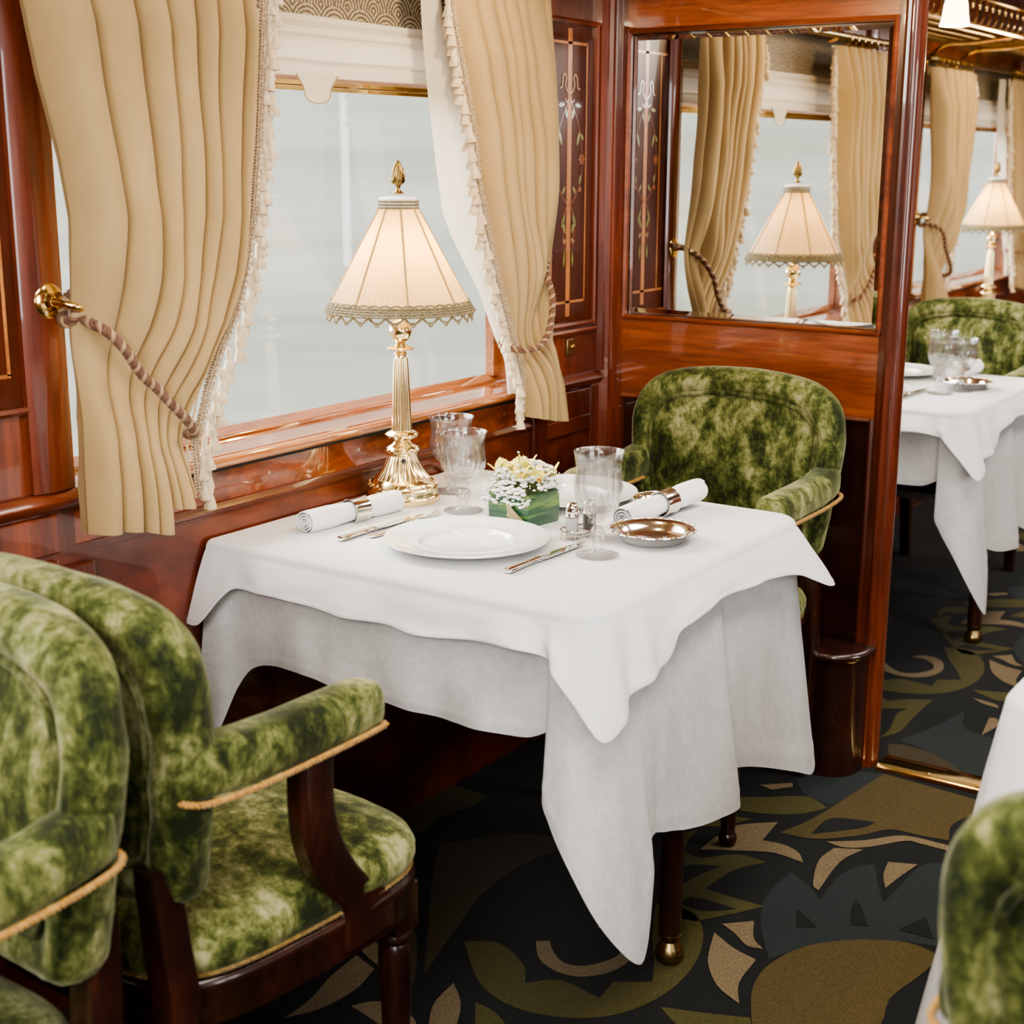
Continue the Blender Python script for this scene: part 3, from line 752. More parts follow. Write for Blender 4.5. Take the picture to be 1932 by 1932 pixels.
# ---------------------------------------------------------------- carpet and threshold
mi = {'dark': 0, 'olive': 1, 'gold': 2, 'brown': 3, 'beige': 4, 'slate': 5}
cb = MB(); cb.box(-2.15 + .2, XR, Y0, Y1, -.004, 0, 0)
order = {'slate': .0006, 'brown': .0008, 'olive': .0012, 'gold': .0016, 'beige': .0022, 'dark': .0020}
for (ox, oy) in ((0, 0), (-.034, 1.851), (-.068, 3.70), (-.10, 5.55), (.034, -1.851), (.95, .55), (.92, 2.40), (.98, -1.3), (-.95, -.62), (-.95, 1.23)):
    for k_, pts in list(CARPET.items()) + (list(EXTRA.items()) if ox == 0 else []):
        kind = k_.split('_')[-1]
        q = [Vector((x, y, 0)) for x, y in pts]; q.append(q[0])
        sp = [q[0]]
        P_ = q[:-1]; n = len(P_); out = []
        for i in range(n):
            p0, p1, p2, p3 = P_[i - 1], P_[i], P_[(i + 1) % n], P_[(i + 2) % n]
            out.append(p1)
            # round gentle corners, keep sharp spikes
            a1 = (p1 - p0).angle(p2 - p1, 0); a2 = (p2 - p1).angle(p3 - p2, 0)
            m1 = (p2 - p0) * .5 if a1 < 1.0 else (p2 - p1); m2 = (p3 - p1) * .5 if a2 < 1.0 else (p2 - p1)
            for t in (.25, .5, .75):
                h = (2 * t ** 3 - 3 * t * t + 1) * p1 + (t ** 3 - 2 * t * t + t) * m1 + (-2 * t ** 3 + 3 * t * t) * p2 + (t ** 3 - t * t) * m2
                out.append(h)
        zz = order[kind]
        vs = [(min(max(p.x + ox, -1.94), XR - .01), p.y + oy, zz) for p in out]
        if sum(a[0] * b_[1] - b_[0] * a[1] for a, b_ in zip(vs, vs[1:] + vs[:1])) < 0: vs.reverse()
        cb.add(vs, [tuple(range(len(vs)))], mi[kind])
o = cb.build('patterned_carpet', None, smooth=False, recalc=False, mats=[M['carpet_' + k] for k in ('dark', 'olive', 'gold', 'brown', 'beige', 'slate')])
tag(o, 'dark carpet with large olive, gold and beige leaf shapes', 'carpet')
th = thing('brass_threshold', 'brass threshold strip crossing the carpet beside the partition end', 'threshold', (-.3, 3.215, 0))
MB().prof_x([(-.045, .001), (-.043, .008), (-.036, .011), (.036, .011), (.043, .008), (.045, .001)], -.80, 1.15).build('strip', M['brass'], th, sharp=30)
for k in range(14):
    MB().lathe([(.0001, .0112), (.005, .0112), (.0055, .012), (.003, .0135), (.0001, .014)], (-.68 + k * .13, .0 + (.02 if k % 2 else -.02), 0), 10).build('screw', M['brass_old'], th)
# ---------------------------------------------------------------- chairs
def back_outline(n=72):
    """closed outline of the padded back in (x,z); local chair frame, wide at shoulder height"""
    right = [(0, .953), (.10, .948), (.175, .936), (.222, .913), (.250, .878), (.262, .828), (.259, .76), (.248, .68), (.237, .61), (.228, .565), (.208, .545), (.16, .538), (.08, .535), (0, .535)]
    left = [(-x, z) for x, z in right[::-1]][1:-1]
    pts = right + left; n0 = len(pts); out = []
    for i in range(n0):
        p0, p1, p2, p3 = [Vector(pts[(i + k - 1) % n0]).to_3d() for k in range(4)]
        for k in range(4):
            t = k / 4
            q = .5 * ((2 * p1) + (p2 - p0) * t + (2 * p0 - 5 * p1 + 4 * p2 - p3) * t * t + (3 * p1 - p0 - 3 * p2 + p3) * t ** 3)
            out.append((q.x, q.y))
    return out
def ybase(x, z): return .035 - (z - .60) * .09 + .38 * x * x
def make_chair(label, loc, rz, group):
    t = thing('dining_armchair', label, 'armchair', loc, rz, group)
    O = back_outline(); C = (0, .745)
    def ring(inset, y, wob=0):
        out = []
        for i, (x, z) in enumerate(O):
            dx, dz = x - C[0], z - C[1]
            px_, pz_ = C[0] + dx * (1 - inset / .26), C[1] + dz * (1 - inset / .20)
            yy = y + (wob * noise.noise(Vector((px_ * 18, pz_ * 18, y * 40 + 3))))
            out.append((px_, yy + ybase(px_, pz_), pz_))
        return out
    prof = [(.199, .008), (.15, .007), (.10, .006), (.062, .007), (.056, .011), (.050, .004), (.036, -.004), (.018, -.003), (.005, .006), (0, .020), (0, .040),
            (.004, .055), (.014, .068), (.028, .074), (.044, .070), (.052, .062), (.056, .058), (.064, .063), (.09, .070), (.13, .076), (.17, .078), (.199, .079)]
    bm_ = MB(); bm_.rings([ring(i_, y_, .006 if .0 <= i_ < .056 else .003) for i_, y_ in prof])
    back = bm_.build('backrest', M['velvet'], t, sharp=80)
    for (ins, yy, nm) in ((.054, .004, 0), (.054, .066, 1)):
        MB().tube(ring(ins, yy), .0058, 8, closed=True).build('piping', M['velvet_piping'], back)
    # seat
    def sect(z, e_, dome=0):
        out = []
        for i in range(64):
            a = 2 * pi * i / 64; ca, sa = cos(a), sin(a)
            n_ = 4.2
            x = (abs(ca) ** (2 / n_)) * (1 if ca > 0 else -1); y = (abs(sa) ** (2 / n_)) * (1 if sa > 0 else -1)
            yy = .30 + y * (.235 + e_); hw_ = (.212 + .045 * (y + 1) / 2 + e_)
            out.append((x * hw_, yy + .012 * (1 - x * x) * (y > .5), z))
        return out
    sm = MB(); rs = [sect(.41, -.012), sect(.425, -.002)]
    rs += [sect(.432, .006), sect(.445, .012), sect(.458, .012), sect(.472, .006), sect(.484, -.010), sect(.494, -.035), sect(.502, -.07), sect(.507, -.11), sect(.510, -.16), sect(.511, -.205)]
    sm.rings(rs).build('seat', M['velvet'], t, sharp=80)
    gc = MB(); P_ = [Vector(p) for p in sect(.430, .007)]
    gc.rope(P_ + [P_[0]], .0034, .010, 2, 5, (0, 0), .002)
    gc.build('gold_braid', M['braid_dark'], t)
    fr = MB(); fr.rings([sect(.352, -.005), sect(.356, .004), sect(.375, .007), sect(.400, .007), sect(.412, .012), sect(.420, .010), sect(.425, .002)])
    fr.build('seat_frame', M['wood_chair'], t, sharp=50)
    # arms
    for s_ in (-1, 1):
        pth = [(.236, .066, .724, .016, .026), (.236, .070, .725, .024, .034), (.235, .085, .725, .029, .037), (.234, .115, .722, .034, .037), (.235, .16, .716, .034, .036), (.236, .23, .713, .034, .035), (.236, .32, .712, .034, .035), (.237, .380, .712, .034, .034), (.237, .397, .712, .031, .031), (.237, .403, .712, .022, .022)]
        rs = []
        for (x, y, z, rw, rh) in pth:
            rg = []
            for k in range(28):
                a = 2 * pi * k / 28; ca, sa = cos(a), sin(a)
                rg.append((s_ * (x + rw * abs(ca) ** .62 * (1 if ca > 0 else -1)), y, z + rh * abs(sa) ** (.62 if sa < 0 else .75) * (1 if sa > 0 else -1)))
            rs.append(rg)
        am = MB().rings(rs).build('armrest', M['velvet'], t, sharp=70)
        zb = .684
        cp = [(s_ * .240, .055, .694), (s_ * .256, .060, .693), (s_ * .268, .085, .690), (s_ * .270, .16, zb), (s_ * .270, .30, zb - .002), (s_ * .269, .387, zb - .001), (s_ * .262, .401, zb), (s_ * .215, .402, zb), (s_ * .205, .393, zb), (s_ * .203, .25, zb), (s_ * .204, .13, zb + .003)]
        MB().rope(smooth_path(cp, 5), .0044, .013, 2, 6, (0, 0), .002).build('gold_braid', M['gold_cord'], am)
        # curved arm post
        cl = [(.285, .690, .034), (.283, .65, .032), (.283, .60, .032), (.292, .55, .034), (.315, .50, .037), (.345, .46, .039), (.370, .435, .043), (.380, .415, .050), (.383, .372, .052)]
        rs = []
        cs = smooth_path(cl, 4)
        for q in cs:
            yc, z, hwid = q
            rs.append([(s_ * (.236 + dx_), yc + dy_, z) for dx_, dy_ in rrect(-.016, .016, -hwid, hwid, .007, 3)])
        MB().rings(rs).build('arm_post', M['wood_chair'], t, sharp=50)
        # front leg: square block then turned
        fl = MB(); x = s_ * .212; y = .478
        fl.prof_z([(x + a, y + c_) for a, c_ in rrect(-.026, .026, -.026, .026, .004, 2)], .33, .40)
        fl.lathe([(.024, .33), (.027, .325), (.028, .318), (.024, .312), (.020, .308), (.0225, .303), (.025, .290), (.0245, .27), (.015, .03), (.017, .026), (.020, .02), (.020, .012), (.016, .0)], (x, y, 0), 20)
        fl.build('leg', M['wood_chair'], t, sharp=40)
        rs = []
        for (xx, yy, z, q_) in ((.195, .055, .60, .020), (.198, .062, .50, .021), (.200, .070, .42, .022), (.198, .062, .33, .022), (.194, .056, .18, .019), (.190, .046, 0, .016)):
            rs.append([(s_ * (xx + a), yy + c_, z) for a, c_ in rrect(-q_, q_, -q_ * 1.1, q_ * 1.1, .006, 3)])
        MB().rings(rs).build('leg', M['wood_chair'], t, sharp=50)
    return t
CX = -1.43
c1 = make_chair('green velvet armchair at the near side of the main table, seat in full view', (CX, 1.012, .002), 0, None)
dup(c1, (CX, 3.09, .002), pi, 'green velvet armchair behind the table, against the mirrored partition')
dup(c1, (CX + .035, 1.0, .002), pi, 'blurred green armchair at the left edge, its padded inner back facing us')
dup(c1, (-.066, 1.068, .002), 0, 'green velvet chair back cut off by the bottom right corner')
dup(c1, (CX + FX, 1.012 + BAY + .08, .002), 0, 'green armchair just behind the partition end, arm and seat peeking out')
dup(c1, (CX + FX, 3.10 + BAY - .05, .002), pi, 'wide green velvet chair back behind the far right table')

# ---------------------------------------------------------------- tables and cloths
def round_corner(pts, r, n=7):
    """polyline with its interior corners rounded"""
    out = [Vector(pts[0]).to_3d()]
    for a, b_, c_ in zip(pts, pts[1:], pts[2:]):
        a, b_, c_ = [Vector(q).to_3d() for q in (a, b_, c_)]
        u = (a - b_).normalized(); w_ = (c_ - b_).normalized()
        s_ = b_ + u * r; e_ = b_ + w_ * r
        for k in range(n + 1):
            t = k / n; out.append(s_ * (1 - t) ** 2 + b_ * 2 * t * (1 - t) + e_ * t * t)
    out.append(Vector(pts[-1]).to_3d()); return out
def make_cloth(name, label, cat, mat, ctrl, rimpts, zt, rr, fold, seed, th, hemw=.02):
    """ctrl: list of (s on the rim polyline, hem x, y, z)"""
    R = resample(round_corner(rimpts, rr), .002)
    Ls = [i * .002 for i in range(len(R))]; tot = Ls[-1]
    step = .007; n = int(tot / step); S = [tot * i / n for i in range(n + 1)]
    hp = smooth_path([(c_[1], c_[2], c_[3]) for c_ in ctrl], 10)
    hs = [p.x for p in smooth_path([(c_[0], 0, 0) for c_ in ctrl], 10)]
    hs[0] = 0; hs[-1] = tot
    for i in range(1, len(hs)): hs[i] = max(hs[i], hs[i - 1] + 1e-6)
    # add extra samples where the hem moves fast
    SS = [0.0]
    for a_ in sorted([x for x in S] + [min(max(h, 0), tot) for h in hs]):
        if a_ - SS[-1] > .0012: SS.append(a_)
    SS[-1] = tot
    def hem(s_):
        lo = 0
        for i in range(len(hs) - 1):
            if hs[i] <= s_ <= hs[i + 1]: lo = i; break
        else: lo = len(hs) - 2
        t = (s_ - hs[lo]) / max(hs[lo + 1] - hs[lo], 1e-9); t = min(max(t, 0), 1)
        return hp[lo].lerp(hp[lo + 1], t)
    NV = 30; rows = []
    for s_ in SS:
        i = min(int(s_ / .002), len(R) - 2); p = R[i].lerp(R[i + 1], min(1, s_ / .002 - i))
        q = R[max(i - 6, 0)]; q2 = R[min(i + 7, len(R) - 1)]; t_ = (q2 - q).normalized(); nrm = Vector((t_.y, -t_.x, 0))
        h = hem(s_); col = []
        for d_ in (.06, .04, .02): col.append((p.x - nrm.x * d_, p.y - nrm.y * d_, zt))
        rad = .016
        for k in range(5):
            a = radians(90 * k / 4)
            col.append((p.x + nrm.x * rad * (sin(a) - 1), p.y + nrm.y * rad * (sin(a) - 1), zt - rad * (1 - cos(a))))
        z0 = zt - rad
        for k in range(1, NV + 1):
            v = k / NV
            fx_ = v ** .85
            x = p.x + (h.x - p.x) * fx_; y = p.y + (h.y - p.y) * fx_; z = z0 + (h.z - z0) * v
            d_ = fold * v * noise.noise(Vector((s_ * 7 + seed, v * .9, seed))) + fold * .5 * v * noise.noise(Vector((s_ * 17 + seed, v * 2, seed + 4)))
            x += nrm.x * d_; y += nrm.y * d_
            if k == NV - 2: x += nrm.x * .0012; y += nrm.y * .0012
            col.append((x, y, z))
        rows.append(col)
    b = MB(); nc = len(rows[0])
    vs = [p for c_ in rows for p in c_]; fs = []
    for i in range(len(rows) - 1):
        for j in range(nc - 1): fs.append((i * nc + j, (i + 1) * nc + j, (i + 1) * nc + j + 1, i * nc + j + 1))
    # flat centre
    b.add(vs, fs)
    xs_ = [p[0] for p in rimpts]; ys_ = [p[1] for p in rimpts]; q_ = .045
    wx = (rimpts[1][0] - rimpts[0][0]) > 0
    xa, xb = (min(xs_), max(xs_) - q_) if wx else (min(xs_) + q_, max(xs_))
    b.add([(xa, min(ys_) + q_, zt - .0002), (xb, min(ys_) + q_, zt - .0002), (xb, max(ys_) - q_, zt - .0002), (xa, max(ys_) - q_, zt - .0002)], [(0, 1, 2, 3)])
    o = b.build(name, mat, sharp=75)
    if label: tag(o, label, cat)
    return o
def rim_len(rimpts, rr): return (len(resample(round_corner(rimpts, rr), .002)) - 1) * .002
def s_of(rimpts, rr, x, y):
    R = resample(round_corner(rimpts, rr), .002)
    return min(range(len(R)), key=lambda i: (R[i].x - x) ** 2 + (R[i].y - y) ** 2) * .002
TX0, TX1, TY0, TY1 = -1.872, -1.06, 1.775, 2.575
def cloth_pair(near, tr=None):
    rim = [(TX0, TY0), (TX1, TY0), (TX1, TY1), (TX0, TY1)]
    U = [((-1.87, TY0), (-1.862, 1.735, .410)), ((-1.84, TY0), (-1.815, 1.735, .414)), ((-1.80, TY0), (-1.787, 1.758, .50)), ((-1.76, TY0), (-1.742, 1.765, .545)), ((-1.66, TY0), (-1.64, 1.748, .558)),
         ((-1.53, TY0), (-1.518, 1.757, .546)), ((-1.42, TY0), (-1.42, 1.747, .545)), ((-1.33, TY0), (-1.329, 1.757, .543)), ((-1.25, TY0), (-1.250, 1.748, .546)), ((-1.18, TY0), (-1.170, 1.758, .546)),
         ((-1.155, TY0), (-1.108, 1.765, .566)), ((-1.135, TY0), (-1.118, 1.725, .480)), ((-1.12, TY0), (-1.095, 1.712, .435)), ((-1.10, TY0), (-1.052, 1.705, .375)), ((-1.085, TY0 + .01), (-1.010, 1.725, .29)),
         ((-1.075, TY0 + .03), (-.985, 1.79, .205)), ((-1.066, TY0 + .045), (-.992, 1.838, .205)), ((-1.061, TY0 + .065), (-1.012, 1.888, .30)), ((TX1, 1.90), (-1.028, 1.915, .352)), ((TX1, 1.98), (-1.032, 1.98, .336)),
         ((TX1, 2.06), (-1.028, 2.05, .316)), ((TX1, 2.14), (-1.022, 2.135, .303)), ((TX1, 2.19), (-1.015, 2.215, .298)), ((TX1, 2.215), (-1.045, 2.222, .330)), ((TX1, 2.25), (-1.045, 2.245, .352)), ((TX1, 2.35), (-1.030, 2.352, .318)),
         ((TX1, 2.45), (-1.018, 2.47, .270)), ((-1.075, 2.55), (-1.010, 2.565, .235)), ((-1.10, TY1), (-1.05, 2.60, .28)), ((-1.2, TY1), (-1.2, 2.585, .30)), ((-1.4, TY1), (-1.4, 2.588, .31)), ((-1.7, TY1), (-1.7, 2.585, .31)), ((TX0, TY1), (TX0, 2.585, .3))]
    Oc = [((-1.87, TY0), (-1.874, 1.722, .612)), ((-1.85, TY0), (-1.838, 1.722, .618)), ((-1.82, TY0), (-1.800, 1.742, .668)), ((-1.78, TY0), (-1.770, 1.748, .688)), ((-1.70, TY0), (-1.70, 1.738, .690)), ((-1.60, TY0), (-1.60, 1.742, .689)),
          ((-1.52, TY0), (-1.521, 1.733, .686)), ((-1.44, TY0), (-1.44, 1.742, .686)), ((-1.355, TY0), (-1.355, 1.734, .684)), ((-1.26, TY0), (-1.26, 1.742, .692)), ((-1.20, TY0), (-1.175, 1.728, .700)), ((-1.155, TY0), (-1.128, 1.752, .688)), ((-1.13, TY0), (-1.098, 1.722, .676)),
          ((-1.11, TY0 + .003), (-1.062, 1.722, .640)), ((-1.085, TY0 + .015), (-1.012, 1.725, .588)), ((-1.068, TY0 + .04), (-1.008, 1.785, .598)), ((TX1, 1.86), (-1.028, 1.835, .620)), ((TX1, 1.895), (-1.008, 1.885, .634)), ((TX1, 1.94), (-1.025, 1.935, .640)),
          ((TX1, 1.99), (-1.034, 1.985, .650)), ((TX1, 2.02), (-1.038, 2.015, .678)), ((TX1, 2.08), (-1.030, 2.08, .688)), ((TX1, 2.16), (-1.034, 2.16, .696)), ((TX1, 2.26), (-1.026, 2.26, .692)), ((TX1, 2.36), (-1.028, 2.36, .686)),
          ((TX1, 2.44), (-1.012, 2.45, .670)), ((-1.075, 2.54), (-.995, 2.545, .630)), ((-1.09, 2.565), (-1.03, 2.605, .628)), ((-1.2, TY1), (-1.2, 2.605, .68)), ((-1.4, TY1), (-1.4, 2.60, .69)), ((-1.7, TY1), (-1.7, 2.605, .69)), ((TX0, TY1), (TX0, 2.6, .69))]
    return rim, U, Oc
rim, U, Oc = cloth_pair(True)
def build_cloths(f, flip, labs, ext=0):
    """f maps a table point to its place; the same linen set is laid on each table"""
    out = []
    g = lambda x, y: f(x, y)
    rr_ = .075
    rim_ = rim
    for (ctrl, nm, mat, zt, fold, sd, th, lab) in ((U, 'tablecloth', M['damask'], .7495, .013, 2.3, .0008, labs[0]), (Oc, 'overcloth', M['linen'], .7540, .010, 5.1, .0010, labs[1])):
        if nm == 'tablecloth': rim_ = [(TX0, TY0 + .007), (TX1 - .007, TY0 + .007), (TX1 - .007, TY1 - .007), (TX0, TY1 - .007)]
        else: rim_ = rim
        cc = [(s_of(rim_, rr_, *a), *h) for a, h in ctrl]
        for i in range(1, len(cc)):
            if cc[i][0] <= cc[i - 1][0]: cc[i] = (cc[i - 1][0] + .002, *cc[i][1:])
        o = make_cloth(nm, lab, 'tablecloth', mat, cc, rim_, zt, rr_, fold, sd, th)
        out.append(o)
    return out
def make_table(label, loc):
    t = thing('dining_table', label, 'table', (loc[0], loc[1], .0022))
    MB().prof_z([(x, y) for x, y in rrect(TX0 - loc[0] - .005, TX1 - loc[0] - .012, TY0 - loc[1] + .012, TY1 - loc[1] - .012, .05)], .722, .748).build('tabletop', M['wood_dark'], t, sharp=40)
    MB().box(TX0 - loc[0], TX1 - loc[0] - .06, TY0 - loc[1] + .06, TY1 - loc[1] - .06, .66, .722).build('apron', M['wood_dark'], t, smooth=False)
    for (x, y) in ((-1.101, 2.134),):
        x -= loc[0]; y -= loc[1]
        l = MB().lathe([(.026, .66), (.026, .60), (.030, .59), (.026, .575), (.024, .56), (.021, .30), (.023, .29), (.021, .28), (.0205, .052), (.021, .05)], (x, y, 0), 24).build('leg', M['wood_chair'], t)
        MB().lathe([(.022, .056), (.0225, .050), (.019, .045), (.016, .040), (.022, .030), (.026, .022), (.027, .012), (.022, .0)], (x, y, 0), 24).build('brass_foot', M['brass_old'], l)
    return t
tb1 = make_table('dark wooden table standing under the white cloths beside the nearest window', (-1.47, 2.175, 0))
for o_ in tb1.children:
    pass
cl = build_cloths(None, False, ('long white damask cloth hanging low under the shorter cloth of the main table', 'short white overcloth spread on the main laid table'))
# copies of the linen and table for the other bays
def copy_obj(o, loc, label, sc=None):
    c_ = o.copy(); COL.objects.link(c_); c_.location = loc
    if sc: c_.scale = sc
    c_['label'] = label; return c_
copy_obj(cl[0], (FX, BAY, 0), 'long white cloth hanging to a point on the table beyond the partition')
copy_obj(cl[1], (FX, BAY, 0), 'white overcloth on the laid table seen past the partition, far right')
dup(tb1, (-1.47 + FX, 2.175 + BAY, 0), 0, 'dark table legs under the white cloth beyond the partition')
copy_obj(cl[1], (FX, 2 * BAY, 0), 'sliver of white cloth behind the far green chair back')
dup(tb1, (-1.47 + FX, 2.175 + 2 * BAY, 0), 0, 'farthest table, hidden behind the green chair back under the far lamp')
# the wider table across the aisle: mirrored set, stretched away from the aisle
E1 = -.375
AX = -.470; XE = XR - .02
rimR = [(XE, 2.575), (AX, 2.575), (AX, 1.775), (XE, 1.775)]
def rctl(pts): return [(s_of(rimR, .075, *a), *h) for a, h in pts]
UR = rctl([((XE, 2.575), (XE, 2.60, .33)), ((.4, 2.575), (.4, 2.61, .32)), ((0, 2.575), (0, 2.60, .31)), ((AX + .12, 2.575), (AX + .10, 2.61, .30)), ((AX + .02, 2.56), (AX - .04, 2.60, .24)), ((AX, 2.47), (AX - .035, 2.47, .29)),
           ((AX, 2.3), (AX - .03, 2.3, .33)), ((AX, 2.1), (AX - .035, 2.1, .32)), ((AX, 1.95), (AX - .03, 1.95, .35)), ((AX, 1.87), (AX - .04, 1.85, .33)), ((AX + .005, 1.83), (AX - .065, 1.79, .24)), ((AX + .02, 1.795), (AX - .06, 1.72, .23)),
           ((AX + .06, 1.777), (AX + .03, 1.72, .38)), ((AX + .10, 1.775), (AX + .08, 1.75, .50)), ((AX + .3, 1.775), (AX + .3, 1.745, .53)), ((.3, 1.775), (.3, 1.75, .53)), ((XE, 1.775), (XE, 1.74, .52))])
OR = rctl([((XE, 2.575), (XE, 2.60, .68)), ((.4, 2.575), (.4, 2.605, .68)), ((0, 2.575), (0, 2.60, .69)), ((AX + .12, 2.575), (AX + .10, 2.605, .67)), ((AX + .02, 2.56), (AX - .03, 2.595, .62)), ((AX, 2.47), (AX - .02, 2.47, .66)),
           ((AX, 2.3), (AX - .02, 2.3, .69)), ((AX, 2.1), (AX - .022, 2.1, .69)), ((AX, 1.95), (AX - .018, 1.95, .67)), ((AX + .003, 1.86), (AX - .01, 1.84, .64)), ((AX + .02, 1.795), (AX + .005, 1.755, .60)),
           ((AX + .06, 1.777), (AX + .07, 1.745, .66)), ((AX + .2, 1.775), (AX + .2, 1.745, .68)), ((.3, 1.775), (.3, 1.74, .69)), ((XE, 1.775), (XE, 1.745, .68))])
make_cloth('tablecloth', 'long white cloth at the right edge, behind the cut-off green chair', 'tablecloth', M['damask'], UR, rimR, .7495, .075, .010, 7.7, 0)
make_cloth('overcloth', 'white overcloth of the table across the aisle, cut off by the right edge', 'tablecloth', M['linen'], OR, rimR, .7540, .075, .006, 8.8, 0)
tr_ = thing('dining_table', 'table across the aisle at the right edge, under its white cloth', 'table', (.2, 2.175, .0022))
MB().prof_z(rrect(AX - .2 + .012, XE - .2, -.385, .385, .05), .722, .746).build('tabletop', M['wood_dark'], tr_, sharp=40)
for x_ in (-.6, .5):
    MB().lathe([(.026, .722), (.026, .60), (.030, .59), (.026, .575), (.021, .30), (.0205, .052), (.026, .022), (.022, .0)], (x_, 0, 0), 24).build('leg', M['wood_chair'], tr_)

# ---------------------------------------------------------------- lamp
def make_lamp(label, loc, group=None):
    t = thing('table_lamp', label, 'lamp', loc, 0, group)
    def fl(n_, d_): return lambda a, z: d_ * (abs(sin(n_ * a / 2)) - .5)
    ZM = [(0, 0), (.057, .045), (.120, .092), (.190, .142), (.335, .286), (.385, .317), (.431, .363), (.505, .50)]
    b = MB().lathe([(.074, 0), (.074, .012), (.071, .016), (.070, .019), (.0705, .034), (.068, .038), (.069, .040), (.066, .048), (.060, .054), (.056, .058)], seg=64)
    b.zm(ZM).build('base', M['brass_pale'], t, sharp=30)
    sc = MB()
    for k in range(26):
        a = 2 * pi * k / 26
        pts = []
        for q in range(9):
            aa = a + (q - 4) * .02; r_ = .0645 + .004 * cos(q * pi / 4) * .5 + .0018
            pts.append((r_ * cos(aa), r_ * sin(aa), .044 + .006 * sin(q * pi / 4)))
        sc.tube(pts, .0016, 5)
    sc.zm(ZM).build('scroll_band', M['brass_pale'], t)
    b = MB().lathe([(.055, .057), (.048, .066), (.040, .080), (.034, .095), (.030, .108), (.0275, .120)], seg=144, flute=fl(26, .10), cap=False).zm(ZM).build('fluted_bell', M['brass_pale'], t, sharp=60)
    MB().lathe([(.0275, .118), (.031, .121), (.031, .128), (.034, .131), (.0355, .136), (.033, .142), (.026, .147), (.020, .152), (.0165, .160), (.018, .163), (.024, .166), (.031, .172), (.0325, .178), (.029, .184), (.023, .188), (.019, .190)], seg=48, flute=lambda a, z: (.05 * sin(a * 14 + z * 300) if .170 < z < .182 or .130 < z < .14 else 0)).zm(ZM).build('collar', M['brass_pale'], t, sharp=35)
    MB().lathe([(.0195, .188), (.0185, .20), (.0165, .26), (.014, .32), (.0125, .335)], seg=120, flute=fl(14, .14)).zm(ZM).build('fluted_column', M['brass_pale'], t, sharp=60)
    MB().lathe([(.0125, .333), (.011, .336), (.011, .345), (.013, .348), (.012, .351), (.009, .354), (.010, .358), (.024, .361), (.0265, .364), (.025, .367), (.016, .373), (.012, .378), (.009, .382), (.010, .385)], seg=48, flute=lambda a, z: (.04 * sin(a * 18) if .360 < z < .366 else 0)).zm(ZM).build('drip_pan', M['brass_pale'], t, sharp=35)
    kn = MB().lathe([(.009, .384), (.013, .388), (.018, .394), (.0215, .402), (.0225, .410), (.020, .419), (.014, .427), (.009, .431), (.0085, .45), (.0085, .505)], seg=64, flute=lambda a, z: (.06 * abs(sin(a * 4 + (z - .38) * 60)) if z < .41 else 0)).zm(ZM).build('bulb_knop', M['brass_pale'], t, sharp=50)
    # shade: open pleated cone with eight ribs
    zs, ze = .376, .578; r0, r1 = .137, .034
    # profile from the rim up
    def sh(u, v):
        a = 2 * pi * u
        oct_ = 1 - .018 * (1 - abs(cos(4 * a)))
        r_ = (r0 + (r1 - r0) * v) * oct_
        r_ += .0034 * (abs(sin(a * 30)) ** .7 - .5) * (1 - .5 * v)
        return (r_ * cos(a), r_ * sin(a), zs + .012 + (ze - zs - .012) * v)
    MB().surf(sh, 352, 8, cu=True).build('lamp_shade', M['shade'], t, sharp=80)
    rb = MB()
    for k in range(8):
        a = 2 * pi * k / 8
        rb.tube([(((r0 + (r1 - r0) * v) + .001) * cos(a), ((r0 + (r1 - r0) * v) + .001) * sin(a), zs + .012 + (ze - zs - .012) * v) for v in (0, .5, 1)], .0022, 6)
    rb.build('shade_rib', M['curtain'], t)
    MB().lathe([(r1 + .003, ze - .006), (r1 + .003, ze + .014), (r1 - .002, ze + .017), (.001, ze + .019)], seg=48, cap=False).build('shade_cap', M['linen'], t)
    tr = MB()
    for zz in (ze - .003, ze + .003, ze + .009):
        P_ = [((r1 + .0042 + .0007 * sin(40 * q)) * cos(q), (r1 + .0042) * sin(q), zz) for q in [2 * pi * k / 90 for k in range(91)]]
        tr.rope(P_, .0022, .006, 2, 5, (0,), .0015)
    tr.build('cap_braid', M['lamp_trim'], t); tr = MB()
    # woven band at the rim
    for k, zz in enumerate((.003, .0075, .012, .0165)):
        rr = r0 * 1.0 - (zz - .012) * .66 + .003
        P_ = [(rr * cos(q), rr * sin(q), zs + zz) for q in [2 * pi * k_ / 120 for k_ in range(121)]]
        tr.rope(P_, .0031, .008, 2, 4, (0,), .002)
    n = 40
    for k in range(n):
        a = 2 * pi * k / n
        for dz_, rr in ((.020, r0 - .001),):
            pts = []
            for q in range(9):
                th_ = pi * q / 8; aa = a + (cos(th_)) * pi / n
                pts.append((rr * cos(aa), rr * sin(aa), zs + .018 + .005 * sin(th_)))
            tr.tube(pts, .0019, 5)
    n = 26
    for k in range(n):
        a = 2 * pi * k / n; pts = []
        for q in range(15):
            th_ = q / 14
            aa = a + (th_ - .5) * 2 * pi / n * 1.15; dip = .014 * sin(pi * th_)
            pts.append(((r0 + .004) * cos(aa), (r0 + .004) * sin(aa), zs + .004 - dip))
        tr.tube(pts, .0024, 5)
        cx_, cy_ = (r0 + .005) * cos(a), (r0 + .005) * sin(a)
        tr.tube([(cx_ - .0038 * sin(a) * cos(q), cy_ + .0038 * cos(a) * cos(q), zs - .0115 + .0038 * sin(q)) for q in [2 * pi * j / 8 for j in range(8)]], .0016, 5, closed=True)
    tr.build('fringe_braid', M['lamp_trim'], t)
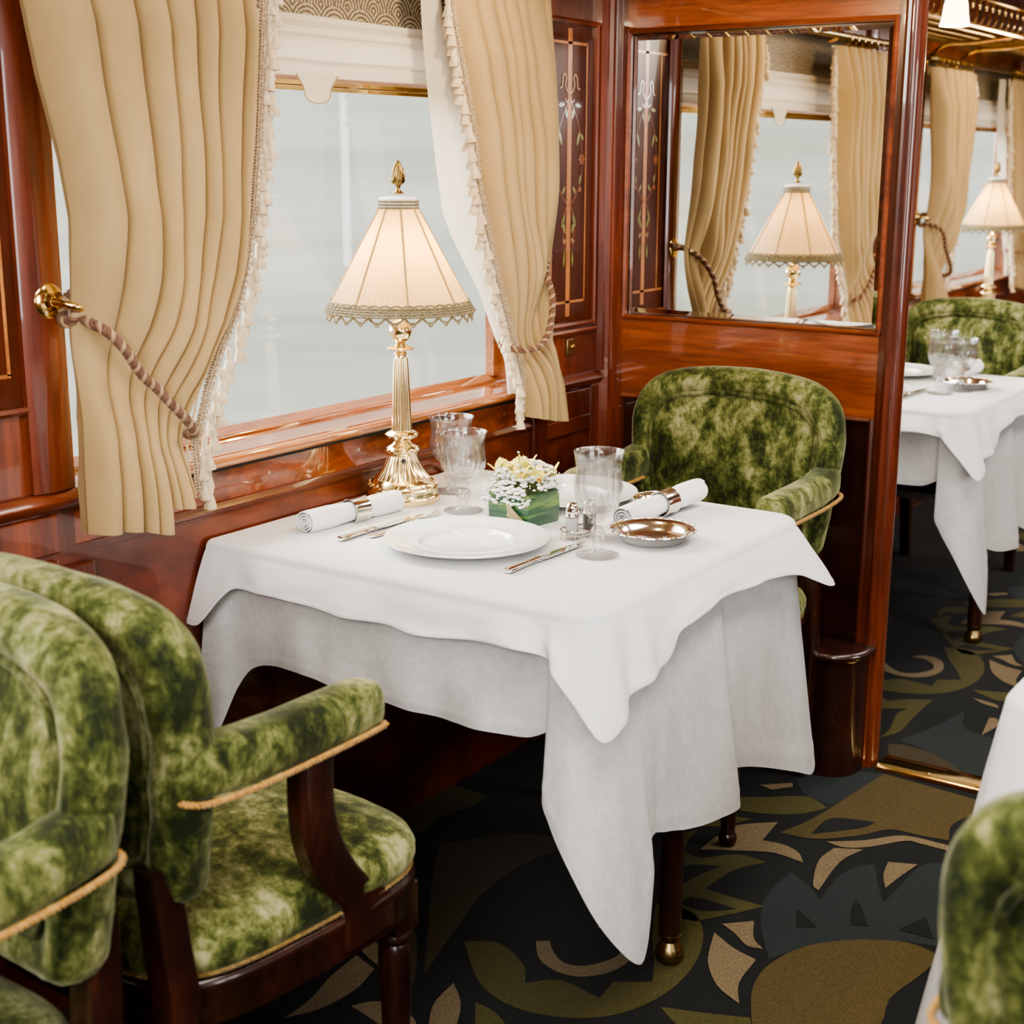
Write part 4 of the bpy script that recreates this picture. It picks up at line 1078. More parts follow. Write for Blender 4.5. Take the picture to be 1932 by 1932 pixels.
    # finial
    fn = MB().lathe([(.001, .600), (.010, .601), (.011, .603), (.005, .607), (.004, .612), (.005, .616), (.006, .618), (.0105, .621), (.0125, .626), (.0120, .634), (.010, .645), (.0065, .655), (.002, .662), (.0005, .664)], seg=64,
               flute=lambda a, z: (.16 * sin(a * 9 + z * 420) if z > .620 else 0))
    fn.build('finial', M['pinecone'], t, sharp=70)
    MB().sphere((0, 0, .50), (.02, .02, .03), 16, 10).build('light_bulb', M['bulb'], t)
    MB().lathe([(.001, 0), (.004, 0), (.004, .006), (.001, .007)], seg=10).xf(Matrix.Translation((.026, -.030, .085)) @ Matrix.Rotation(radians(55), 4, Vector((.6, .7, 0)))).build('switch', M['black'], t)
    return t
ZT = .7540
l1 = make_lamp('pleated cream lamp on fluted brass stem, standing on the main table by the window', (-1.785, 2.234, ZT))
dup(l1, (-1.785 + FX, 2.234 + 2 * BAY, ZT), 0, 'blurred pleated lamp glowing at the far right window')
dup(l1, (-1.785 + FX, 2.234 + BAY, ZT), 0, 'pleated table lamp hidden behind the partition on the second table')
for k in range(3):
    dx = FX if k else 0
    point('lamp_glow', (-1.785 + dx, 2.234 + k * BAY, ZT + .46), 3.4, .02, (1, .68, .30))
cd = MB().tube(smooth_path([(-1.80, 2.29, ZT + .004), (-1.83, 2.33, ZT + .003), (-1.862, 2.36, ZT + .004), (-1.873, 2.40, ZT + .01), (-1.874, 2.46, ZT + .018), (-1.875, 2.52, ZT - .03)], 6), .0025, 6).build('lamp_cord', M['rubber'])
tag(cd, 'thin brown cord running from the brass lamp along the wall', 'cord')
# ---------------------------------------------------------------- curtains
def edge(tab): # tab: list of (y, z) from top to bottom -> function z -> y
    tt = sorted([(z, y) for y, z in tab]); return lambda z: interp(tt, z)
LL = edge([(1.410, 1.77), (1.436, 1.641), (1.454, 1.532), (1.480, 1.42), (1.494, 1.33), (1.493, 1.276), (1.494, 1.178), (1.494, 1.095), (1.482, .97), (1.474, .844), (1.474, .80)])
LR = edge([(1.895, 1.77), (1.884, 1.68), (1.874, 1.594), (1.858, 1.45), (1.840, 1.33), (1.815, 1.23), (1.782, 1.153), (1.745, 1.10), (1.715, 1.04), (1.697, .989), (1.680, .956), (1.682, .90), (1.686, .85)])
RLn = edge([(2.40, 1.77), (2.405, 1.70), (2.429, 1.524), (2.446, 1.40), (2.465, 1.31), (2.498, 1.258), (2.595, 1.135), (2.650, 1.033), (2.69, .98), (2.71, .85)])
RF = edge([(2.452, 1.77), (2.463, 1.699), (2.492, 1.609), (2.534, 1.474), (2.547, 1.377), (2.575, 1.288), (2.615, 1.174), (2.656, 1.079), (2.695, 1.0), (2.712, .96), (2.718, .856)])
RR = edge([(2.820, 1.77), (2.824, 1.70), (2.834, 1.536), (2.848, 1.362), (2.851, 1.183), (2.836, 1.08), (2.815, 1.016), (2.835, .97), (2.862, .91), (2.883, .82)])
XC = -1.825
def ropeL(y):   # height of the tieback along the left curtain
    return interp([(1.44, 1.195), (1.461, 1.171), (1.508, 1.126), (1.559, 1.087), (1.611, 1.037), (1.665, .986), (1.70, .95)], y)
def ropeR(y):
    return interp([(2.64, 1.017), (2.702, 1.012), (2.734, 1.027), (2.762, 1.066), (2.779, 1.118), (2.80, 1.165)], y)
def make_curtain(side, label, loc):
    t = thing('curtain', label, 'curtain', loc)
    left = side == 'L'
    nf = 7
    Lf, Rf, rp = (LL, LR, ropeL) if left else (RF, RR, ropeR)
    def hem(u):
        if left: return interp([(0, .842), (.30, .836), (.66, .812), (.68, .855), (.85, .848), (.88, .862), (1, .858)], u)
        return interp([(0, .850), (.25, .842), (.5, .832), (1, .818)], u)
    def warp(u):
        if left: return interp([(0, 0), (.22, .12), (.6, .55), (1, 1)], u)
        return u
    def fn(u, v):
        z = 1.765 + (hem(u) - 1.765) * v
        y0, y1 = Lf(z), Rf(z)
        uu = warp(u)
        y = y0 + (y1 - y0) * u
        zr = rp(y); near = math.exp(-((z - zr) / .10) ** 2)
        below = 1 if z < zr else 0
        width = (y1 - y0)
        A = (.058 if left else .046) * (1 - .55 * near)
        A *= min(1, (1.02 - u) * 9)
        if z > 1.62: A *= .55 + .45 * (1.765 - z) / .145
        uu += .035 * (sin(uu * 8.0 + (1.0 if left else 2.6)) - sin(1.0 if left else 2.6))
        ph = uu * nf * pi + .45 * noise.noise(Vector((uu * 2.5, z * 1.2, 1.5 if left else 6.5)))
        f_ = abs(sin(ph)) ** .6
        d = A * f_ + .010 * noise.noise(Vector((u * 4, z * 5, 3 if left else 9)))
        # slanting drag folds where the rope gathers the cloth
        drag = .006 * math.exp(-((z - zr - .20) / .14) ** 2) * sin(uu * 9 + z * 14)
        x = d + drag - .012 * near
        y -= .0045 * sin(2 * ph) * min(1, u * 8, (1 - u) * 8) * (1 - .3 * near) * min(1, width / .3)
        y += .004 * cos(ph) * (1 - near * .3) * min(1, u * 8, (1 - u) * 8) - (.018 * (1 - u) if left else 0) + (.014 * u if left else 0)
        return (x, y, z)
    MB().surf(fn, 260, 110).build('drape', M['curtain'], t, sharp=70)
    # patterned border return behind the leading edge
    E_ = Rf if left else Lf
    sg = 1 if left else -1
    zb = .86 if left else .85
    def bf(u, v):
        z = 1.765 + (zb - 1.765) * v; y = E_(z)
        return (.006 - .010 * u, y + sg * (.010 + (.016 if left else .0) * u) + .001 * sin(z * 60), z)
    MB().surf(bf, 6, 60).build('border', M['border'], t)
    if not left:
        def lf(u, v):
            z = 1.765 + (.90 - 1.765) * v; y0, y1 = RLn(z), RF(z) + .01
            return (-.022 + .010 * sin(u * 5 + z * 3) + .004 * noise.noise(Vector((u * 3, z * 4, 0))), y0 + (y1 - y0) * u, z)
        MB().surf(lf, 20, 60).build('lining', M['curtain_pale'], t)
    # looped braid along the edge
    zs_ = [1.76 - i * .006 for i in range(int((1.76 - zb) / .006) + 1)]
    pth = [Vector((.010, E_(z) + sg * (.028 if left else .008), z)) for z in zs_]
    pth = [p for p in smooth_path(pth[::5], 3)]
    fr = frames(pth)
    b = MB()
    P_ = resample(pth, .0015); fr = frames(P_)
    for sgn, rad, per in ((1, .0105, .0105), (-1, .0105, .0105)):
        q = []
        for i, (p, tt, u_, w_) in enumerate(fr):
            a = 2 * pi * i * .0015 / per
            lat = Vector((0, -tt.z, tt.y)).normalized()
            q.append(p + lat * (rad * .55 * cos(a) + sgn * .006) + tt * (rad * .55 * sin(a)) + Vector((.003 + .0012 * sin(a * 2), 0, 0)))
        b.tube(q, .0011, 4)
    for off in (-.003, .003):
        q = []
        for i, (p, tt, u_, w_) in enumerate(fr[::2]):
            lat = Vector((0, -tt.z, tt.y)).normalized()
            q.append(p + lat * off + Vector((.004, 0, 0)))
        b.rope(q, .0022, .006, 2, 4, (0,), .002)
    b.surf(lambda u, v: tuple(fr[int(v * (len(fr) - 1))][0] + Vector((0, -fr[int(v * (len(fr) - 1))][1].z, fr[int(v * (len(fr) - 1))][1].y)).normalized() * ((u - .5) * .018) + Vector((.0008, 0, 0))), 2, 150)
    b.build('edge_braid', M['gimp'], t)
    # tassels
    tm = MB().lathe([(.0008, 0), (.003, -.002), (.0052, -.006), (.0050, -.012), (.0042, -.016), (.0050, -.018), (.0072, -.026), (.0092, -.034), (.0088, -.036), (.001, -.034)], seg=16, flute=lambda a, z: .10 * sin(a * 7) if z < -.016 else .04 * sin(z * 2500))
    tm.tube([(0, 0, 0), (.001, 0, .008), (0, 0, .014)], .0009, 4)
    first = None; lm = 0; k = 0
    step = .0185
    z = 1.745
    while z > zb + .012:
        i = min(range(0, len(P_), 4), key=lambda i: abs(P_[i].z - z)); p = P_[i]; tt = fr[i][1]
        lat = Vector((0, -tt.z, tt.y)).normalized()
        if lat.y * sg < 0: lat = -lat
        # the leading edge is slanted, so tassels hang clear of it alternately near and far
        q = p + lat * (.014 + (.007 if k % 2 else 0)) + Vector((.002 + (.004 if k % 2 else 0), 0, -.004))
        if first is None:
            o = tm.build('tassel', M['tassel'], t, sharp=60); first = o
        else:
            o = first.copy(); COL.objects.link(o); o.parent = t
        o.scale = (1.2, 1.2, 1.2); o.location = q; o.rotation_euler = (sg * .25 * (random.random() - .2), .2 * (random.random() - .5), random.random() * 6)
        k += 1; z -= step
    return t
def border_mat():
    m, nt, b = new_mat('embroidered_border')
    v = coords(nt, (1, 1, 1))
    sep = N(nt, 'ShaderNodeSeparateXYZ'); nt.links.new(v, sep.inputs[0])
    w1 = N(nt, 'ShaderNodeTexWave'); w1.wave_type = 'RINGS'; w1.inputs['Scale'].default_value = 26; w1.inputs['Distortion'].default_value = 5
    nt.links.new(v, w1.inputs['Vector'])
    c = ramp(nt, w1.outputs['Fac'], [(.3, (.50, .42, .30)), (.6, (.68, .62, .50))])
    nt.links.new(c, b.inputs['Base Color']); setp(b, Roughness=.8); return m
M['border'] = border_mat()
cL = make_curtain('L', 'beige tasselled curtain tied back at the left of the nearest window', (XC, 0, 0))
cR = make_curtain('R', 'beige curtain with cream tassels tied back right of the brass lamp', (XC, 0, 0))
dup(cL, (XC + FX, 2 * BAY, 0), 0, 'tied back curtain beyond the partition, left side of the far window')
dup(cR, (XC + FX, 2 * BAY, 0), 0, 'blurred curtain right of the far window, behind the far lamp')

def make_tie(side, label, loc):
    t = thing('curtain_tieback', label, 'tieback', loc)
    xf = .056
    if side == 'L':
        pts = [(-.018, 1.496, 1.180), (.018, 1.492, 1.174), (xf - .006, 1.500, 1.160), (xf + .004, 1.525, 1.130), (xf, 1.559, 1.087), (xf, 1.590, 1.060), (xf, 1.620, 1.030), (xf - .002, 1.65, 1.002), (xf - .012, 1.675, .978), (.02, 1.690, .966), (-.01, 1.692, .975), (-.035, 1.66, 1.02)]
        r = .0085
    else:
        pts = [(-.035, 2.72, 1.03), (-.02, 2.668, 1.016), (.02, 2.656, 1.012), (xf - .008, 2.675, 1.010), (xf, 2.705, 1.014), (xf, 2.735, 1.030), (xf - .004, 2.762, 1.066), (xf - .012, 2.779, 1.118), (.015, 2.80, 1.165), (-.01, 2.84, 1.19), (-.03, 2.88, 1.20)]
        r = .0075
    MB().rope(smooth_path(pts, 8), r, .022, 3, 7, (0, 1, 0), .002).build('rope', None, t, mats=[M['rope'], M['rope_pale']])
    if side == 'L':
        q = [(-.018 + .018 * cos(a), 1.490 + .010 * sin(a), 1.193 + .022 * sin(a)) for a in [2 * pi * k / 20 for k in range(20)]]
        MB().rope(q + [q[0]], .0095, .022, 3, 7, (0, 1, 0), .002).build('knot', None, t, mats=[M['rope'], M['rope_pale']])
        q = [(-.010 + .004 * k / 40 + .0115 * cos(k * .9), 1.492 + k * .0006 + .006 * sin(k * .9), 1.176 - k * .0007 + .010 * sin(k * .9)) for k in range(40)]
        MB().tube(q, .0018, 5).build('whipping', M['rope'], t)
    return t
tL = make_tie('L', 'brown twisted rope drawing back the left curtain from its brass hook', (XC, 0, 0))
tR = make_tie('R', 'brown rope looped around the curtain right of the lamp', (XC, 0, 0))
dup(tL, (XC + FX, 2 * BAY, 0), 0, 'rope tieback on the first curtain beyond the partition')
dup(tR, (XC + FX, 2 * BAY, 0), 0, 'rope around the curtain behind the far lamp')
def make_hook(label, loc, mirror=False):
    t = thing('tieback_hook', label, 'hook', loc)
    s_ = -1 if mirror else 1
    R90 = Matrix.Rotation(radians(90), 4, 'Y')
    MB().lathe([(.0001, 0), (.026, 0), (.027, .002), (.024, .0045), (.012, .006), (.009, .010), (.0075, .014), (.0001, .015)], seg=32).xf(R90).build('rosette', M['brass'], t, sharp=35)
    pts = smooth_path([(.012, 0, 0), (.028, s_ * .004, -.002), (.040, s_ * .012, -.006), (.046, s_ * .024, -.010), (.044, s_ * .038, -.010), (.036, s_ * .047, -.004), (.030, s_ * .046, .006)], 6)
    MB().tube(pts, [.0065 - .0025 * i / len(pts) for i in range(len(pts))], 12).build('hook_arm', M['brass'], t)
    for k in range(3):
        a = 2 * pi * k / 3 + .5
        MB().lathe([(.0001, 0), (.003, 0), (.003, .001), (.0001, .0014)], seg=10).xf(Matrix.Translation((.0035, .016 * cos(a), .016 * sin(a))) @ R90).build('screw', M['brass_old'], t)
    return t
hk = make_hook('round brass tieback hook screwed to the post left of the nearest window', (WX + .018, 1.463, 1.205))
dup(hk, (WX + .012, 2.842, 1.19), 0, 'brass hook behind the right curtain, seen in the mirror', sx=(1, -1, 1))
dup(hk, (WX + FX + .018, 1.463 + 2 * BAY, 1.205), 0, 'small brass hook just past the partition edge')

def make_rod(label, loc, L):
    t = thing('curtain_rod', label, 'curtain rod', loc)
    Rx = Matrix.Rotation(radians(-90), 4, 'X')
    MB().lathe([(.011, 0), (.011, L)], seg=16).xf(Rx).build('rod', M['brass_old'], t)
    for s_, y in ((-1, 0), (1, L)):
        q = MB().lathe([(.012, 0), (.016, .004), (.012, .010), (.018, .018), (.020, .026), (.014, .036), (.004, .042), (.0005, .043)], seg=20)
        if s_ < 0: q.xf(Matrix.Rotation(pi, 4, 'X'))
        q.xf(Matrix.Translation((0, y, 0)) @ Rx).build('finial', M['brass_old'], t)
    first = None
    for y in [.06 + i * .055 for i in range(8)] + [L - .06 - i * .055 for i in range(7)]:
        if first is None:
            q = [(.017 * cos(a), 0, .017 * sin(a) - .006) for a in [2 * pi * k / 20 for k in range(20)]]
            first = MB().tube(q, .0022, 6, closed=True).build('ring', M['brass'], t); o = first
        else:
            o = first.copy(); COL.objects.link(o); o.parent = t
        o.location = (0, y, 0); o.rotation_euler = (0, 0, .2 * (random.random() - .5))
    return t
rd = make_rod('brass curtain rod with rings above the nearest window, seen in the mirror', (XC + .015, 1.40, 1.795), 1.45)
dup(rd, (XC + FX + .015, 1.40 + 2 * BAY, 1.795), 0, 'brass curtain rod with rings beyond the partition, top right')

# ---------------------------------------------------------------- luggage racks and ceiling lamps
def make_rack(label, loc, L):
    t = thing('luggage_rack', label, 'rack', loc)
    b = MB()
    D = .34
    for k in range(7): 
        x = .02 + D * k / 6 - .02; b.tube([(x, 0, .012 * sin(pi * k / 6) * -1), (x, L, .012 * sin(pi * k / 6) * -1)], .0035 if k not in (6,) else .009, 8)
    b.build('long_rail', M['brass_old'], t)
    b = MB(); n = int(L / .016)
    for k in range(n):
        y = k * .016; b.tube([(0, y, 0), (D * .5, y, -.012), (D, y, 0)], .0013, 4)
    for k in range(22):
        x = D * k / 22; zz = -.012 * sin(pi * k / 22); b.tube([(x, 0, zz), (x, L, zz)], .0011, 4)
    b.build('mesh_net', M['brass_old'], t)
    # scrolled front gallery
    b = MB()
    for k in range(int(L / .075)):
        y = .03 + k * .075
        q = smooth_path([(D, y, .0), (D + .012, y + .012, .03), (D + .02, y + .004, .062), (D + .018, y + .025, .082), (D + .012, y + .048, .070), (D + .006, y + .036, .045), (D, y + .030, .006)], 5)
        b.tube(q, .0042, 6)
    b.tube([(D + .018, 0, .088), (D + .018, L, .088)], .006, 8)
    b.build('scroll_gallery', M['brass'], t)
    for y in (.15, L / 2, L - .15):
        q = smooth_path([(.0, y, -.085), (.03, y, -.075), (.05, y, -.045), (.10, y, -.022), (.20, y, -.02), (D, y, -.006)], 6)
        MB().tube(q, .007, 8).build('bracket', M['brass'], t)
    return t
rk = make_rack('brass luggage rack above the nearest table, glimpsed in the mirror', (WX + .002, .55, 1.87), 2.55)
dup(rk, (WX + FX + .002, P + T + .05, 1.87), 0, 'brass luggage rack with mesh net at the top right beyond the partition')
dup(rk, (WX + FX + .002, P + T + 2.66, 1.87), 0, 'second length of luggage rack, farther down the carriage')
def make_sconce(label, loc, lit=8):
    t = thing('ceiling_lamp', label, 'lamp', loc)
    MB().lathe([(.001, .115), (.030, .113), (.032, .105), (.018, .10), (.010, .09), (.009, .05), (.015, .045), (.022, .040), (.024, .028), (.016, .020)], seg=24).build('brass_holder', M['brass'], t, sharp=40)
    MB().lathe([(.018, .030), (.027, .018), (.033, -.002), (.036, -.03), (.038, -.05), (.041, -.062)], seg=48, flute=lambda a, z: .06 * sin(a * 6) * (1 if z < -.03 else .4), cap=False).build('tulip_shade', M['tulip'], t)
    MB().sphere((0, 0, -.012), (.013, .013, .022), 12, 8).build('light_bulb', M['bulb'], t)
    for k in range(6):
        a = 2 * pi * k / 6
        q = smooth_path([(.02 * cos(a), .02 * sin(a), .09), (.05 * cos(a), .05 * sin(a), .10), (.07 * cos(a), .07 * sin(a), .085), (.06 * cos(a), .06 * sin(a), .07), (.045 * cos(a), .045 * sin(a), .08)], 5)
        MB().tube(q, .004, 6).build('scroll_arm', M['brass'], t)
    point('sconce_glow', (loc[0], loc[1], loc[2] - .09), lit, .035, (1, .74, .42))
    return t
sc1 = make_sconce('glowing tulip ceiling lamp at the top right beyond the partition', (-1.445, 4.42, 1.865))
def more_sconce(label, loc, e=8):
    dup(sc1, loc, 0, label); point('sconce_glow', (loc[0], loc[1], loc[2] - .09), e, .035, (1, .74, .42))
more_sconce('tulip lamp over the nearest table, reflected as a glow in the inlaid panel', (-1.42, 2.30, 1.885))
more_sconce('farther lit tulip lamp, tiny glow at the right edge', (-1.50, 5.95, 1.885))

# ---------------------------------------------------------------- table ware
def make_plate(label, loc):
    t = thing('dinner_plate', label, 'plate', loc)
    MB().lathe([(.0001, .0035), (.074, .0037), (.080, .0052), (.0835, .0105), (.0855, .0122), (.088, .0120), (.115, .0135), (.140, .0180), (.1465, .0190), (.1475, .0175), (.142, .0150), (.095, .0075), (.080, .0), (.072, .0), (.070, .002), (.0001, .002)], seg=96, cap=False).build('dish', M['porcelain'], t, sharp=50)
    return t
pl = make_plate('white porcelain plate at the front of the main table', (-1.465, 2.012, ZT))
dup(pl, (-1.52, 2.425, ZT), 0, 'white porcelain plate at the far side of the main table, behind the flowers')
dup(pl, (-1.465 + FX, 2.012 + BAY - .03, ZT), 0, 'white plate on the table beyond the partition')
dup(pl, (-1.49 + FX, 2.40 + BAY, ZT), 0, 'white plate on the far side of the table beyond the partition')

def make_goblet(label, loc, H=.188, R=.047, fill=.60, foot=.044, n=12):
    t = thing('crystal_glass', label, 'glass', loc)
    k = H / .188; r = R / .047; fr_ = foot / .044
    fl = lambda a, z: .055 * (abs(cos(n * a / 2)) ** .7 - .5) * max(0, min(1, (z - .072 * k) / .02, (.168 * k - z) / .03))
    def sc(l): return [(a * r, z * k) for a, z in l]
    outer = sc([(.006, .066), (.014, .068), (.026, .076), (.037, .090), (.044, .108), (.0455, .125), (.0435, .145), (.0425, .160), (.0450, .176), (.0478, .187), (.0480, .1885)])
    inner = sc([(.0466, .1880), (.0436, .176), (.0408, .160), (.0415, .145), (.0432, .125), (.0415, .108), (.034, .092), (.022, .081), (.010, .077), (.0003, .0765)])
    foot_ = [(.0003, 0), (.040 * fr_, 0), (foot, .0012), (foot, .0022), (.034 * fr_, .0035), (.018 * fr_, .007), (.010, .011), (.0088, .015), (.010, .018), (.0085, .021), (.0075, .024 * k), (.011, .030 * k), (.0145, .037 * k), (.0145, .042 * k), (.011, .049 * k), (.0075, .054 * k), (.0095, .058 * k), (.012, .061 * k), (.009, .064 * k)]
    MB().lathe(foot_ + outer + inner, seg=96, flute=fl, cap=False).build('goblet', M['crystal'], t, sharp=60)
    if fill:
        zt_ = (.0765 + (.188 - .0765) * fill) * k
        w_ = [(.0003, .0772 * k)] + [(a * .985, z) for a, z in inner[::-1][1:] if z < zt_ - .002 * k]
        rr = interp([(z, a) for a, z in inner[::-1]], zt_) * .985
        MB().lathe(w_ + [(rr, zt_), (.0003, zt_)], seg=72, flute=fl, cap=False).build('water', M['water'], t, sharp=60)
    return t
g1 = make_goblet('tall cut crystal goblet of water at the front right of the main table', (-1.242, 2.09, ZT), .184, .043, .70, .0385)
g2 = make_goblet('wide empty crystal glass beside the lamp, the nearer of two', (-1.625, 2.222, ZT), .157, .0455, 0, .0385, 14)
dup(g2, (-1.745, 2.345, ZT), 0, 'empty crystal glass standing behind the other by the lamp')
dup(g1, (-1.242 + FX, 2.09 + BAY, ZT), 0, 'blurred tall goblet on the table beyond the partition, the left of two')
dup(g2, (-1.235 + FX + .025, 2.17 + BAY, ZT), 0, 'smaller blurred crystal glass beyond the partition, right of the tall goblet')

def make_napkin(label, loc, rz, L, R=.023, tilt=0):
    t = thing('rolled_napkin', label, 'napkin', loc, rz)
    rs = []
    n = 40
    for j in range(29):
        s_ = j / 28; y = (s_ - .5) * L
        sq = .84 + .16 * min(1, abs(s_ - .5) * 4) ** 2
        sq *= (.93 if j in (0, 28) else 1)
        ring = []
        for i in range(n):
            a = 2 * pi * i / n
            rr = R * sq * (1 + .05 * noise.noise(Vector((cos(a) * 1.3, sin(a) * 1.3, s_ * 4 + loc[0]))) + .02 * cos(a - 1.0 - s_ * 2))
            step = .0018 if 0 < (a - .8) < .25 else 0
            ring.append(((rr + step) * cos(a), y, R * .9 + rr * sin(a) * .93))
        rs.append(ring)
    b = MB().rings(rs, False, False)
    # rolled ends: a spiral of cloth edges set a little way in
    for s_, yy in ((-1, -L / 2), (1, L / 2)):
        pts = []
        for k in range(90):
            a = k * .21 + 1; rr = R * (.95 - .78 * k / 90)
            pts.append((rr * cos(a), yy + s_ * .0015, R * .9 + rr * sin(a) * .92))
        vs = []
        for i, p in enumerate(pts): 
            vs.append(p); vs.append((p[0], yy - s_ * .02, p[2]))
        b.add(vs, [(2 * i, 2 * i + 2, 2 * i + 3, 2 * i + 1) for i in range(len(pts) - 1)])
        b.tube(pts[::2], .0013, 5)
        b.lathe([(.0003, 0), (R * .86, 0)], (0, 0, 0), 24, cap=False)
        # move last lathe to the end as a soft back wall
        m_ = 2 * 24
        for q in range(len(b.v) - m_, len(b.v)):
            x, y, z = b.v[q]; b.v[q] = (x, yy - s_ * .012, R * .9 + y * .92)
    b.build('linen_roll', M['napkin'], t, sharp=70)
    rr = R * .90 + .0005
    q = MB().lathe([(rr + .0022, -.019), (rr + .0035, -.0185), (rr + .0032, -.016), (rr + .0026, 0), (rr + .0032, .016), (rr + .0035, .0185), (rr + .0022, .019), (rr + .0012, .018), (rr + .0012, -.018), (rr + .0022, -.019)], seg=56, cap=False)
    q.xf(Matrix.Translation((0, .01, R * .9)) @ Matrix.Rotation(radians(90), 4, 'X'))
    q.build('napkin_ring', M['silver_warm'], t, sharp=35)
    return t
make_napkin('rolled white napkin in a silver ring left of the front plate', (-1.748, 2.035, ZT - .001), -radians(7), .235)
np2 = make_napkin('rolled white napkin in a silver ring on the far right of the main table', (-1.287, 2.405, ZT + .003), radians(-6), .25, .024)
np2.rotation_euler = (radians(3.2), 0, radians(-7)); np2.location = (-1.287, 2.405, ZT + .004)
dup(np2, (-1.30 + FX, 2.44 + BAY, ZT + .004), radians(-10), 'blurred rolled napkin on the table beyond the partition')

def make_dish(label, loc, R=.078):
    t = thing('silver_dish', label, 'dish', loc)
    k = R / .078
    MB().lathe([(a * k, z) for a, z in [(.0003, .004), (.046, .004), (.050, .005), (.058, .0125), (.064, .0195), (.070, .0215), (.0755, .0225), (.078, .0235), (.0785, .0220), (.076, .0205), (.066, .0170), (.059, .008), (.053, .001), (.050, 0), (.0003, 0)]], seg=96, cap=False,
               flute=lambda a, z: .008 * sin(a * 36) if z > .0208 else 0).build('bowl', M['silver_warm'], t, sharp=40)
    q = [(.0772 * k * cos(a), .0772 * k * sin(a), .0232) for a in [2 * pi * i / 160 for i in range(161)]]
    MB().rope(q, .0014, .006, 2, 5, (0,), .0015).build('beaded_rim', M['silver_warm'], t)
    return t
ds = make_dish('round silver dish at the right front of the main table', (-1.212, 2.233, ZT))
dup(ds, (-1.322, 2.47, ZT), 0, 'silver dish half hidden behind the rolled napkin on the right', sx=(.75, .75, .85))
dup(ds, (-1.212 + FX, 2.245 + BAY, ZT), 0, 'blurred silver dish on the table beyond the partition')

def make_knife(label, loc, rz, L=.235):
    t = thing('table_knife', label, 'knife', loc, rz)
    h = L * .42
    rs = []
    for (s_, w_, z_) in ((0, .002, .002), (.015, .0085, .0045), (.08, .0095, .005), (.3, .0078, .0045), (.6, .0068, .004), (.85, .0062, .004), (.93, .0095, .005), (.97, .0075, .0045), (1, .006, .003)):
        rs.append([(w_ * cos(a), s_ * h, .0055 + z_ * sin(a)) for a in [2 * pi * i / 14 for i in range(14)]])
    MB().rings(rs).build('handle', M['silver_warm'], t)
    b = MB(); rs = []
    for (s_, a_, b_) in ((0, -.006, .006), (.05, -.0085, .0085), (.4, -.0095, .010), (.75, -.0085, .010), (.92, -.004, .0095), (1, .004, .007)):
        y = h + s_ * (L - h)
        rs.append([(a_, y, .0048), ((a_ + b_) / 2, y, .0058), (b_, y, .0055), (b_, y, .0042), ((a_ + b_) / 2, y, .0040)])
    b.rings(rs).build('blade', M['silver'], t, sharp=50)
    return t
def make_fork(label, loc, rz, L=.20):
    t = thing('table_fork', label, 'fork', loc, rz)
    rs = []
    for (y, w_, h_, z0) in ((0, .006, .002, .003), (.012, .0105, .0028, .0035), (.05, .0085, .0025, .0035), (.10, .0045, .0025, .006), (.125, .0040, .0025, .009), (.140, .0085, .0018, .009), (.152, .0115, .0015, .006), (.160, .0120, .0013, .0045)):
        rs.append([(w_ * cos(a), y, z0 + h_ * sin(a)) for a in [2 * pi * i / 14 for i in range(14)]])
    MB().rings(rs).build('handle', M['silver_warm'], t)
    for k in range(4):
        x = -.0093 + k * .0062
        MB().tube([(x, .157, .0045), (x, .175, .0045), (x * .98, .192, .0075), (x * .95, .203, .013)], [.0016, .0015, .0013, .0007], 6).build('tine', M['silver'], t)
    return t
kn = make_knife('silver table knife lying right of the front plate', (-1.305, 1.905, ZT), radians(-1))
dup(kn, (-1.668, 1.905, ZT), radians(-1), 'silver knife beside the fork, left of the front plate')
fk = make_fork('silver fork with upturned tines between napkin and front plate', (-1.640, 1.955, ZT), radians(-2))
dup(kn, (-1.655, 2.55, ZT), radians(184), 'dark reflecting knife behind the flowers, near the far plate')
dup(kn, (-1.345, 2.52, ZT), radians(186), 'silver knife tip showing under the rolled napkin on the right')
dup(kn, (-1.305 + FX, 1.905 + BAY, ZT), radians(-1), 'blurred knife on the table beyond the partition')

# cruet stand with salt and pepper
tr = thing('cruet_stand', 'small pierced silver stand holding the salt and pepper', 'stand', (-1.332, 2.180, ZT), radians(-20))
def loz(r_, L_): return [(r_ * cos(a), (L_ if sin(a) > 0 else -L_) + r_ * sin(a)) for a in [2 * pi * i / 32 for i in range(32)]]
b = MB()
for z_, rr in ((.001, .0013), (.009, .0008), (.017, .0015)):
    b.tube([(x, y, z_) for x, y in loz(.021, .019)], rr, 6, closed=True)
lp = [Vector((x, y, 0)) for x, y in loz(.021, .019)]; lp = resample(lp + [lp[0]], .0034)
for p in lp: b.tube([(p.x, p.y, .001), (p.x, p.y, .017)], .0006, 4)
b.build('pierced_rail', M['silver_warm'], tr)
MB().prof_z(loz(.020, .019), .0004, .0016).build('tray', M['silver_warm'], tr, smooth=False)
def make_shaker(label, loc, fillm):
    t = thing('shaker', label, 'shaker', loc)
    MB().lathe([(.0003, 0), (.0125, 0), (.013, .002), (.0122, .004), (.0122, .042), (.0112, .042), (.0112, .003), (.0003, .003)], seg=40, cap=False).build('glass_body', M['crystal'], t, sharp=40)
    MB().lathe([(.0003, .0033), (.0109, .0033), (.0109, .038), (.0003, .039)], seg=32, cap=False).build('contents', fillm, t, sharp=40)
    MB().lathe([(.0134, .041), (.0138, .043), (.0126, .045), (.0122, .048), (.0128, .050), (.0120, .052), (.0122, .056), (.0115, .060), (.0085, .064), (.003, .0655), (.0003, .0655)], seg=40, cap=False).build('cap', M['silver'], t, sharp=40)
    return t
zb_ = ZT + .0017
